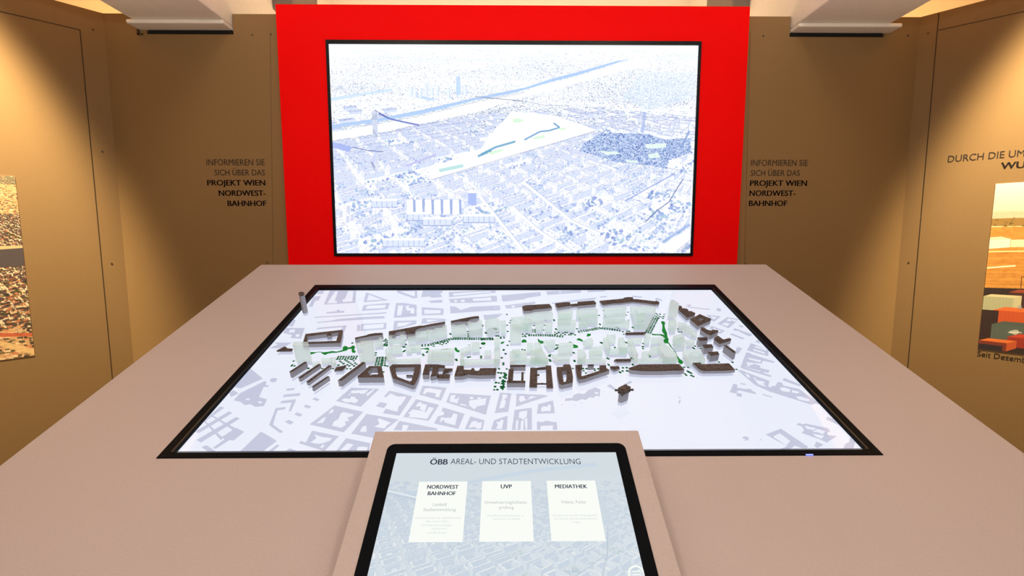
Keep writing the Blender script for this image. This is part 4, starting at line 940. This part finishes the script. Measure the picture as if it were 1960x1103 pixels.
def frosted(label, tile, vols):
    """vols: (roof outline, top/foot pair or height, holes) -- each a block of acrylic"""
    out = []
    last = None
    for v in vols:
        p, hh, hs = v[0], v[1], v[2] if len(v) > 2 else []
        H = hh if isinstance(hh, float) else (rise(tile, *hh) if hh else last)
        last = H; out.append((tpoly(tile, p, H), [tpoly(tile, q, H) for q in hs], H))
    n = sum(len(q[0]) for q in out)
    cx = sum(p[0] for q in out for p in q[0]) / n; cy = sum(p[1] for q in out for p in q[0]) / n
    root = empty('frosted_model_block', FT.m @ Matrix.Translation((cx, cy, 0)), label, 'model building', 'frosted model blocks on the map table')
    inv = Matrix.Translation((-cx, -cy, 0))
    for p, hs, H in out:
        m_ = MB(); m_.prism(p, 0.0004, H - 0.0006, hs)
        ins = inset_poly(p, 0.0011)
        if area2(ins) > 0: m_.prism(p, H - 0.0006, H, [ins], mi=1)      # rim highlight laid in as a clearer strip
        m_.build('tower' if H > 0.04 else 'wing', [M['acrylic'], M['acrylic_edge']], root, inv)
        foot.flat([(min(max(a, ix0), ix1), min(max(b, iy0), iy1)) for a, b in p], -GAP + 0.00015, hs)
    return root


FRO = [
    ('wide frosted acrylic tower at the left end of the model', 'T1', [([(178, 525), (400, 523), (416, 575), (165, 580)], ((165, 580), (215, 860)))]),
    ('cluster of low clear acrylic blocks beside the left frosted tower', 'T1', [([(470, 840), (590, 830), (600, 868), (470, 878)], 0.006), ([(610, 785), (770, 775), (775, 830), (615, 838)], 0.008), ([(765, 770), (835, 768), (840, 850), (790, 880), (770, 835)], 0.009)]),
    ('frosted acrylic tower with low wings behind the long brown slab', 'T1', [([(1225, 510), (1410, 495), (1432, 550), (1235, 565)], ((1432, 550), (1440, 845))), ([(1150, 540), (1232, 530), (1240, 580), (1165, 592)], ((1165, 592), (1170, 680))), ([(1200, 700), (1262, 692), (1270, 745), (1200, 752)], ((1200, 752), (1208, 850))), ([(1436, 512), (1500, 505), (1520, 450), (1560, 455), (1572, 540), (1440, 552)], ((1572, 540), (1570, 612)))]),
    ('jagged frosted block in front of the left end of the longest brown row', 'T2', [([(190, 430), (240, 425), (250, 470), (365, 470), (370, 410), (430, 405), (460, 450), (455, 482), (190, 492)], ((200, 492), (205, 575)))]),
    ('stepped frosted block at the centre of the longest brown row', 'T2', [([(490, 450), (610, 430), (625, 365), (725, 350), (800, 345), (806, 400), (802, 432), (500, 482)], ((500, 482), (510, 568)))]),
    ('notched frosted block at the right end of the longest brown row', 'T2', [([(780, 332), (870, 332), (905, 355), (910, 310), (1030, 300), (1040, 275), (1100, 265), (1106, 332), (840, 402)], ((840, 402), (865, 526)))]),
    ('frosted block left of the street trees before the straight brown row', 'T2', [([(1170, 262), (1220, 247), (1240, 267), (1380, 242), (1410, 267), (1413, 332), (1180, 342)], ((1413, 332), (1413, 455)))]),
    ('frosted block right of the street trees before the straight brown row', 'T2', [([(1430, 207), (1480, 207), (1500, 222), (1570, 217), (1580, 192), (1650, 182), (1666, 292), (1640, 332), (1455, 347), (1440, 272)], ((1455, 347), (1460, 455)))]),
    ('frosted block with a slim tower left of the wide central street', 'T3', [([(70, 440), (140, 400), (250, 390), (300, 432), (300, 502), (110, 562)], ((110, 562), (125, 690))), ([(310, 442), (390, 432), (396, 492), (315, 502)], ((315, 502), (318, 672)))]),
    ('tall frosted tower on the central street with low blocks at its foot', 'T3', [([(460, 490), (635, 487), (638, 522), (460, 527)], ((460, 527), (460, 800))), ([(490, 890), (610, 880), (620, 930), (480, 940)], 0.012)]),
    ('curved frosted block right behind the tall central tower', 'T3', [([(470, 390), (640, 370), (800, 430), (802, 472), (745, 478), (560, 452)], ((802, 472), (808, 610))), ([(645, 490), (735, 470), (742, 522), (645, 527)], ((742, 522), (738, 610)))]),
    ('frosted row block in front of the brown far row left of the paired model', 'T3', [([(690, 340), (800, 320), (1000, 292), (1120, 287), (1132, 322), (1000, 342), (850, 372), (700, 392)], ((1132, 322), (1132, 430)))]),
    ('left of two small frosted cubes beside the dotted hedge on the central axis', 'T3', [([(858, 452), (970, 442), (985, 502), (862, 507)], ((862, 507), (866, 625)))]),
    ('right of two small frosted cubes beside the dotted hedge on the central axis', 'T3', [([(1005, 462), (1125, 457), (1122, 522), (1005, 527)], ((1005, 527), (1008, 642)))]),
    ('frosted block with a large front cube before the paired brown model', 'T3', [([(1210, 282), (1430, 267), (1442, 312), (1212, 332)], 0.020), ([(1210, 342), (1400, 332), (1412, 392), (1212, 402)], 0.018), ([(1205, 425), (1480, 425), (1489, 472), (1205, 482)], ((1489, 472), (1489, 602)))]),
    ('low stepped frosted block before the right half of the paired brown model', 'T3', [([(1500, 262), (1800, 237), (1832, 272), (1822, 312), (1500, 322)], 0.020), ([(1540, 362), (1690, 342), (1832, 347), (1832, 432), (1690, 422), (1560, 432)], 0.017), ([(1530, 457), (1670, 452), (1682, 502), (1540, 512)], 0.011)]),
    ('stepped frosted block before the left part of the long bent brown row', 'T5', [([(290, 242), (640, 202), (646, 237), (300, 282)], 0.020), ([(330, 342), (470, 322), (640, 302), (626, 362), (340, 397)], 0.016), ([(280, 407), (690, 432), (692, 472), (290, 452)], ((692, 472), (692, 572)))]),
    ('wedge-shaped frosted courtyard block before the right part of the bent brown row', 'T5', [([(710, 212), (1000, 207), (1112, 227), (1000, 502), (780, 502)], ((780, 502), (790, 592)), [[(790, 262), (960, 258), (925, 330), (830, 335)]]), ([(820, 330), (930, 325), (920, 420), (830, 425)], 0.024)]),
    ('tall slender frosted tower at the right end of the model', 'T5', [([(1340, 118), (1378, 112), (1470, 170), (1322, 172)], ((1322, 172), (1318, 405)))]),
    ('frosted slab block at the foot of the tall right tower', 'T5', [([(1310, 417), (1420, 412), (1432, 507), (1340, 522)], ((1340, 522), (1340, 640)))]),
    ('irregular frosted courtyard block beside the brown bracket-shaped model', 'T7', [([(630, 462), (740, 472), (930, 622), (936, 672), (840, 642), (640, 522)], ((936, 672), (932, 725)), [[(700, 500), (750, 505), (860, 590), (830, 605)]]), ([(560, 680), (700, 640), (740, 690), (600, 720)], 0.018)]),
    ('rounded pair of frosted cubes left of the rearmost brown cube', 'T7', [([(560, 742), (690, 702), (760, 742), (746, 802), (600, 812)], ((746, 802), (750, 890))), ([(765, 742), (880, 732), (896, 782), (778, 792)], ((778, 792), (778, 862)))]),
    ('frosted courtyard block behind the brown bar at the right end of the near row', 'T6', [([(1530, 407), (1800, 402), (1880, 562), (1640, 580), (1590, 560)], ((1640, 580), (1650, 667)), [[(1650, 442), (1790, 437), (1830, 512), (1680, 517)]])]),
    ('frosted U-shaped block open at the back beside the low brown park bar', 'T6', [([(280, 212), (350, 212), (400, 342), (362, 382)], 0.022), ([(335, 167), (470, 162), (480, 217), (385, 222)], ((480, 217), (480, 318))), ([(520, 217), (600, 212), (656, 372), (550, 362)], 0.022), ([(360, 387), (665, 382), (666, 427), (365, 432)], ((365, 432), (370, 492)))]),
    ('large frosted multi-part block behind the longest solid brown model', 'T6', [([(665, 217), (880, 212), (890, 242), (680, 262)], ((890, 242), (890, 312))), ([(670, 265), (740, 268), (830, 482), (780, 502)], 0.022), ([(930, 152), (1020, 152), (1022, 212), (932, 217)], ((932, 217), (935, 340))), ([(1035, 212), (1225, 202), (1232, 232), (1040, 262)], ((1040, 262), (1042, 332))), ([(1015, 352), (1150, 342), (1156, 392), (1015, 402)], 0.018), ([(890, 432), (1000, 422), (1012, 452), (900, 462)], 0.015), ([(1140, 302), (1230, 292), (1440, 482), (1440, 522), (1250, 512)], 0.022), ([(800, 542), (1440, 527), (1452, 562), (820, 582)], ((820, 582), (825, 627)))]),
    ('broad frosted block behind the brown U-shaped model', 'T4', [([(455, 352), (540, 332), (546, 482), (460, 502)], 0.021), ([(545, 342), (720, 332), (722, 382), (545, 387)], 0.018), ([(780, 332), (960, 312), (1040, 442), (780, 442)], 0.023, [[(850, 400), (908, 400), (912, 438), (852, 438)]]), ([(725, 217), (815, 212), (822, 262), (725, 272)], 0.020), ([(830, 217), (930, 207), (962, 292), (840, 302)], 0.020), ([(546, 457), (1060, 452), (1062, 492), (546, 502)], ((546, 502), (546, 557)))]),
    ('triangular frosted block right of the small pointed lawn', 'T4', [([(980, 177), (1165, 167), (1166, 262), (1060, 302)], ((1060, 302), (1060, 352)), [[(1040, 200), (1130, 195), (1130, 235), (1070, 245)]])]),
    ('frosted stepped block behind the brown ring model', 'T4', [([(1215, 217), (1450, 207), (1442, 262), (1215, 272)], 0.022), ([(1110, 397), (1400, 372), (1396, 472), (1190, 482)], ((1190, 482), (1190, 542)))]),
    ('frosted multi-part block behind the brown open triangular model', 'T4', [([(1600, 177), (1740, 132), (1762, 192), (1640, 212)], ((1640, 212), (1640, 292))), ([(1700, 282), (1900, 262), (1902, 292), (1700, 302)], 0.016), ([(1520, 317), (1600, 312), (1652, 402), (1580, 452), (1520, 442)], 0.021), ([(1700, 345), (1900, 335), (1905, 380), (1700, 390)], 0.015), ([(1510, 472), (1960, 462), (1962, 502), (1510, 507)], ((1510, 507), (1510, 547)))]),
    ('frosted C-shaped block with two cubes behind the largest brown courtyard model', 'T2', [([(140, 652), (205, 592), (217, 702), (330, 802), (690, 772), (693, 817), (200, 822), (150, 742)], ((200, 822), (208, 872))), ([(205, 587), (395, 562), (399, 612), (210, 627)], ((399, 612), (402, 725))), ([(460, 582), (690, 557), (692, 612), (470, 642)], ((692, 612), (692, 690)), [[(545, 598), (620, 592), (622, 622), (548, 630)]])]),
    ('broad flat frosted courtyard block behind the brown E-shaped model', 'T2', [([(810, 652), (1210, 622), (1222, 682), (1210, 812), (795, 822), (812, 692)], ((795, 822), (800, 872)), [[(870, 690), (1150, 675), (1145, 770), (862, 782)]]), ([(875, 700), (1145, 690), (1140, 762), (868, 772)], 0.008)]),
    ('frosted block with towers behind the brown model with light wells', 'T2', [([(1310, 642), (1480, 582), (1492, 652), (1340, 692)], ((1340, 692), (1345, 740))), ([(1490, 532), (1610, 527), (1616, 572), (1500, 582)], ((1500, 582), (1502, 705))), ([(1690, 662), (1800, 652), (1796, 702), (1690, 712)], 0.010), ([(1845, 462), (1930, 457), (1936, 522), (1850, 527)], ((1850, 527), (1850, 640))), ([(1840, 642), (1940, 632), (1922, 792), (1842, 792)], 0.022), ([(1310, 702), (1375, 702), (1378, 795), (1310, 800)], 0.018), ([(1310, 802), (1900, 792), (1902, 832), (1310, 852)], ((1310, 852), (1310, 902)))]),
]
for e in FRO: frosted(*e)
foot.build('map_footprints', M['map_lilac'], disp, G)

# ---- glass pane with the printed greenery
m_ = MB(); m_.prism([(ix0, iy0), (ix1, iy0), (ix1, iy1), (ix0, iy1)], -0.0045, 0.0)
glass = m_.build('glass_pane', M['glass'], troot, TM)
DOTS = []
LAWN = [('T1', [(442, 688), (520, 690), (590, 682), (640, 692), (720, 685), (780, 672), (850, 682), (900, 670), (945, 655), (950, 610), (980, 592), (1015, 600), (1030, 618), (1075, 608), (1095, 588), (1130, 590), (1142, 615), (1125, 650), (1152, 680), (1140, 700), (1100, 700), (1085, 670), (1090, 640), (1040, 640), (1000, 668), (960, 675), (900, 690), (840, 700), (780, 702), (720, 712), (670, 735), (630, 715), (600, 690), (540, 695), (490, 715), (448, 728)]),
        ('T2', [(692, 636), (770, 628), (800, 620), (832, 632), (822, 660), (795, 652), (740, 642), (692, 645)]), ('T2', [(1225, 618), (1255, 618), (1275, 655), (1305, 660), (1302, 692), (1265, 690), (1228, 660)]), ('T2', [(1637, 552), (1650, 538), (1685, 534), (1712, 545), (1705, 570), (1670, 576), (1642, 568)]),
        ('T2', [(1020, 645), (1060, 640), (1125, 632), (1130, 642), (1080, 652), (1025, 652)]), ('T2', [(1425, 578), (1450, 572), (1480, 572), (1460, 580)]), ('T2', [(870, 598), (900, 588), (930, 598), (900, 605)]),
        ('T3', [(638, 770), (655, 740), (685, 735), (718, 752), (718, 782), (640, 785)]), ('T3', [(888, 728), (915, 735), (925, 755), (975, 760), (985, 795), (925, 808), (900, 770)]), ('T3', [(312, 790), (335, 772), (372, 772), (365, 790), (320, 812)]), ('T3', [(2, 795), (30, 780), (75, 790), (70, 812), (25, 818)]), ('T3', [(1370, 775), (1400, 770), (1440, 790), (1400, 785)]),
        ('T3', [(1498, 735), (1530, 715), (1560, 725), (1595, 745), (1595, 778), (1565, 760), (1510, 748)]), ('T3', [(1655, 690), (1665, 650), (1690, 643), (1728, 655), (1715, 680), (1670, 692)]), ('T3', [(1445, 810), (1490, 822), (1525, 840), (1518, 868), (1450, 872)]),
        ('T5', [(1182, 465), (1200, 452), (1235, 455), (1252, 480), (1240, 520), (1252, 570), (1282, 640), (1285, 690), (1305, 735), (1300, 775), (1320, 800), (1360, 865), (1420, 935), (1440, 985), (1470, 1030), (1480, 1040), (1520, 1070), (1535, 1095), (1520, 1118), (1490, 1125), (1450, 1090), (1455, 1060), (1420, 990), (1425, 960), (1380, 900), (1330, 850), (1300, 800), (1240, 795), (1225, 770), (1232, 735), (1250, 722), (1215, 690), (1160, 670), (1090, 672), (1040, 665), (1042, 645), (1090, 652), (1200, 655), (1245, 670), (1215, 630), (1200, 605), (1208, 540), (1205, 500)])]
for t, p in LAWN:
    lawn = MB(); lawn.prism(tpoly(t, p), 0.0001, 0.0003); lawn.build('lawn', M['green'], glass, G)


def dot(x, y, r=0.0026):
    k = random.uniform(.85, 1.15) * r
    DOTS.append([(x + k * math.cos(i * math.pi / 4), y + k * 1.05 * math.sin(i * math.pi / 4)) for i in range(8)])


def row(tile, pts, step=0.0056, rows=2, gap=0.0056):
    q = [Vector(tp(tile, p)) for p in pts]
    for a, b in zip(q[:-1], q[1:]):
        d = b - a; n = max(1, int(d.length / step)); d.normalize(); nn = Vector((-d.y, d.x))
        for i in range(n):
            for r_ in range(rows):
                c = a + d * (i + .5) * (b - a).length / n + nn * (r_ - (rows - 1) / 2) * gap; dot(c.x, c.y)


row('T2', [(695, 588), (840, 575), (1190, 478), (1838, 483)]); row('T3', [(0, 735), (205, 722)]); row('T3', [(290, 712), (390, 705)]); row('T3', [(740, 668), (1140, 675), (1300, 692)]); row('T5', [(-120, 618), (0, 600), (250, 555), (560, 600)])
row('T5', [(980, 640), (1105, 395)], rows=3); row('T1', [(850, 780), (1180, 775)], rows=3); row('T8', [(680, 410), (715, 270)], rows=3); row('T8', [(765, 420), (785, 270)]); row('T8', [(800, 430), (830, 400)])
row('T3', [(832, 570), (832, 632)])
for t, pts in (('T1', [(905, 832), (930, 850), (960, 870), (1010, 828), (1040, 845), (1070, 865), (1120, 825), (1140, 860), (1165, 880), (1095, 885), (1050, 905), (1020, 888), (1125, 905), (1070, 950), (1015, 950), (1098, 548), (1465, 700), (1460, 735), (180, 830), (160, 890), (195, 905), (150, 905), (880, 893), (985, 812), (1090, 805), (980, 905), (630, 948), (795, 948), (410, 945)]),
               ('T2', [(150, 490), (150, 515), (150, 545), (150, 575), (125, 590), (165, 590), (130, 567), (125, 515), (170, 515), (170, 545), (168, 575), (460, 500), (465, 570), (420, 605), (440, 610), (430, 680), (450, 665), (960, 550), (1000, 562), (1035, 572), (1055, 545), (1095, 555), (1015, 530), (1075, 520), (1120, 530), (900, 570), (730, 722), (740, 740), (805, 680), (795, 690), (1155, 400), (1165, 410), (1430, 370), (1435, 405), (1438, 430), (1440, 450), (1660, 270), (1665, 282), (1710, 385), (1720, 395), (1250, 805), (1260, 820), (1630, 625), (1845, 320), (1870, 325), (1890, 382), (1880, 438), (1915, 438), (1435, 770), (1465, 765), (1640, 755), (1640, 780), (115, 1000), (1920, 950), (1910, 1012)]),
               ('T3', [(410, 345), (470, 440), (455, 475), (415, 515), (422, 610), (450, 765), (420, 828), (360, 895), (390, 960), (330, 1025), (205, 565), (230, 570), (240, 580), (255, 628), (245, 682), (280, 682), (80, 630), (90, 640), (25, 520), (830, 475), (835, 520), (1015, 438), (1000, 515), (980, 590), (1145, 430), (1150, 445), (1175, 570), (1180, 580), (1160, 625), (1190, 645), (1220, 628), (1160, 660), (1255, 660), (1285, 640), (1318, 660), (1320, 628), (1350, 628), (1380, 662), (1410, 640), (1440, 648), (1475, 665), (1410, 662), (1550, 410), (1505, 570), (1850, 360), (1860, 495), (1870, 505), (655, 655), (690, 670), (720, 650), (660, 690), (700, 690), (650, 895), (690, 900), (1185, 825), (1215, 825), (1185, 880), (1205, 860), (1170, 890), (1445, 940), (1460, 950), (1465, 1065), (1470, 1080), (1090, 975), (1070, 990), (1080, 1000), (1080, 1055), (1090, 1075), (1890, 790), (1880, 785)]),
               ('T4', [(290, 626), (408, 626), (275, 688), (320, 690), (368, 690), (305, 765), (240, 840), (285, 845), (225, 902), (212, 952), (262, 950), (355, 535), (355, 560), (360, 330), (390, 390), (330, 450), (390, 705), (400, 720), (375, 720), (385, 740), (360, 750), (380, 768), (395, 770), (350, 800), (370, 815), (340, 820), (350, 840), (380, 825), (330, 855), (360, 860), (355, 885), (320, 905), (340, 910), (360, 910), (345, 940), (330, 925), (1440, 620), (1600, 620), (1655, 622), (1610, 655), (1645, 690), (1780, 625), (1785, 650), (1840, 625)]),
               ('T5', [(1110, 332), (1095, 370), (1170, 340), (1235, 345), (1130, 355), (1160, 375), (1190, 385), (1225, 378), (1215, 405), (1150, 400), (1120, 385), (590, 615), (605, 655), (655, 608), (690, 608), (490, 548), (520, 560), (740, 545), (755, 555), (670, 310), (640, 355), (680, 435), (285, 285), (310, 368), (250, 785), (265, 795), (630, 780), (655, 790), (905, 800), (900, 850), (905, 880), (1000, 985), (1010, 1005), (1450, 575), (1465, 618), (1505, 620), (345, 1030), (365, 1040), (725, 1025), (740, 1040), (465, 862), (1720, 840), (1690, 865), (1705, 880)]),
               ('T6', [(590, 690), (650, 688), (585, 740), (655, 738), (540, 755), (550, 765), (360, 635), (375, 650), (740, 635), (745, 645), (1545, 682), (1610, 682), (1600, 740), (1620, 755), (1640, 765), (1660, 775), (1660, 810), (1690, 825), (1560, 785), (1580, 805), (1810, 390)]),
               ('E', [(690, 288), (792, 290), (822, 343)])):
    for p in pts: c = tp(t, p); dot(*c, r=0.0029)
DOTS.sort(key=lambda d: d[0][1])             # nearest to the console first
for d in DOTS[:100]:
    m_ = MB(); m_.prism(d, 0.0001, 0.0003); m_.build('tree_dot', M['green_dark'], glass, G)
m_ = MB()
for d in DOTS[100:]: m_.prism(d, 0.0001, 0.0003)
tag(m_.build('tree_dots', M['green_dark'], glass, G), 'many small dark green tree dots', kind='stuff')

# ================================================================== touch console
CT = math.radians(26.7)
FC = Frame((0.0, 0.70, 1.05), (1, 0, 0), (0, math.cos(CT), math.sin(CT)))
cl, cr = FC.at(718, 826), FC.at(1222, 824)
cl2, cr2 = FC.at(645, 1070), FC.at(1294, 1070)
XA, XB = (cl[0] + cl2[0]) / 2, (cr[0] + cr2[0]) / 2
YT = (cl[1] + cr[1]) / 2; YF = YT - 0.455
croot = empty('touch_console', Matrix.Translation((0.0, 0.5, 0.0)), 'pale wedge-shaped console with a tilted touchscreen on the table front', 'console')
CM = croot.matrix_world.inverted() @ FC.m
# wedge resting on the sloping tabletop
top = [FC.m @ Vector((x, y, 0)) for x, y in ((XA, YF), (XB, YF), (XB, YT), (XA, YT))]
def drop(p):
    q = p - FT.o; return (q.z * math.cos(TILT) - q.y * math.sin(TILT))
foot_z = lambda p: p.z - drop(p) / math.cos(TILT) + 0.0004
m_ = MB(); t4 = [p - Vector((0, 0.5, 0)) for p in top]; b4 = [Vector((p.x, p.y - 0.5, min(p.z - 0.004, foot_z(p)))) for p in top]
m_.face(t4); m_.face(b4[::-1])
for i in range(4): j = (i + 1) % 4; m_.face([b4[i], b4[j], t4[j], t4[i]])
m_.build('housing', M['laminate'], croot, G, 0.0015)
Z6 = (660, 820, .326531)
cz = lambda x, y, h=0.0: FC.at(Z6[0] + x * Z6[2], Z6[1] + y * Z6[2], h)
bxl = (cz(250, 110)[0] + cz(62, 860)[0]) / 2; bxr = (cz(1642, 110)[0] + cz(1834, 860)[0]) / 2; byt = cz(940, 95)[1]
sxl = (cz(300, 150)[0] + cz(140, 860)[0]) / 2; sxr = (cz(1590, 148)[0] + cz(1753, 860)[0]) / 2; syt = cz(940, 147)[1]
sw = sxr - sxl; syb = syt - sw * 0.80; byb = syb - 0.03
m_ = MB(); m_.prism(rounded(bxl, bxr, byb, byt, 0.011), 0.0, 0.0022, holes=[[(sxl, syb), (sxr, syb), (sxr, syt), (sxl, syt)]])
cbez = m_.build('screen_bezel', M['bezel'], croot, CM, 0.0)
cdisp = picture_quad('touch_display', [(sxl, syb), (sxr, syb), (sxr, syt), (sxl, syt)], emit('console_picture', (1, 1, 1, 1), 0.97, console_picture()), croot, CM, 0.0012)
tag(cdisp, 'lit touch display with three white menu cards')
for q in ([(437, 317), (718, 317), (692, 672), (373, 672)], [(806, 315), (1090, 313), (1108, 668), (788, 670)], [(1183, 312), (1466, 310), (1530, 665), (1210, 667)]):
    p = [cz(*k) for k in q]; xa, xb = (p[0][0] + p[3][0]) / 2, (p[1][0] + p[2][0]) / 2; ya, yb = (p[2][1] + p[3][1]) / 2, (p[0][1] + p[1][1]) / 2
    m_ = MB(); m_.flat([(xa, ya), (xb, ya), (xb, yb), (xa, yb)], 0.0015); m_.build('menu_card', M['card'], cdisp, G)
def ui(body, x0, x1, y, cap, m, wt): 
    a, b = cz(x0, y), cz(x1, y); ch = (Vector(cz(x0, y - cap)) - Vector(a)).length
    lettering('screen_text', body, a, b, ch, M[m], cdisp, wt, 0.0016, 0.0001)
ui('ÖBB', 498, 603, 217, 32, 'ui_dark', 0.011); ui('AREAL- UND STADTENTWICKLUNG', 619, 1383, 215, 33, 'ui_dark', -0.006)
ui('NORDWEST', 482, 666, 359, 22, 'ui_dark', 0.011); ui('BAHNHOF', 485, 650, 397, 22, 'ui_dark', 0.011); ui('UVP', 914, 980, 357, 23, 'ui_dark', 0.011); ui('MEDIATHEK', 1232, 1422, 356, 22, 'ui_dark', 0.011)
for b_, x0, x1, y in (('Leitbild', 517, 595, 460), ('Stadtentwicklung', 460, 650, 490), ('Umweltverträglichkeits-', 820, 1070, 447), ('prüfung', 905, 990, 477), ('Videos, Fotos', 1268, 1412, 445)): ui(b_, x0, x1, y, 18, 'ui_grey', -0.006)
for b_, x0, x1, y in (('Gesamtkonzept zur städtebaulichen', 413, 682, 535), ('Idee, Grüne Mitte,', 475, 612, 556), ('Schwerpunktnutzungen,', 448, 632, 578), ('Schulstandorte', 510, 598, 599), ('und Buslinien', 480, 595, 622), ('Detaillierte Informationen zu', 835, 1050, 522), ('Verfahren und Ablauf', 868, 1028, 542), ('Impressionen aus der Vergangenheit', 1212, 1482, 520), ('und Zukunft des Nordwestbahnhof', 1225, 1478, 540), ('Areals', 1335, 1378, 560)): ui(b_, x0, x1, y, 12, 'ui_pale', -0.004)
# round button in the lower right of the display
c = cz(1712, 862); m_ = MB(); R_ = 0.0105
circ = lambda k: [(c[0] + k * math.cos(i * math.pi / 12), c[1] + k * math.sin(i * math.pi / 12)) for i in range(24)]
m_.flat(circ(R_), 0.0016, [circ(R_ * .8)])
for k in (-.35, 0, .35): m_.flat([(c[0] - R_ * .45, c[1] + k * R_ - .0006), (c[0] + R_ * .45, c[1] + k * R_ - .0006), (c[0] + R_ * .45, c[1] + k * R_ + .0006), (c[0] - R_ * .45, c[1] + k * R_ + .0006)], 0.0016)
m_.build('round_button', M['card'], cdisp, G)
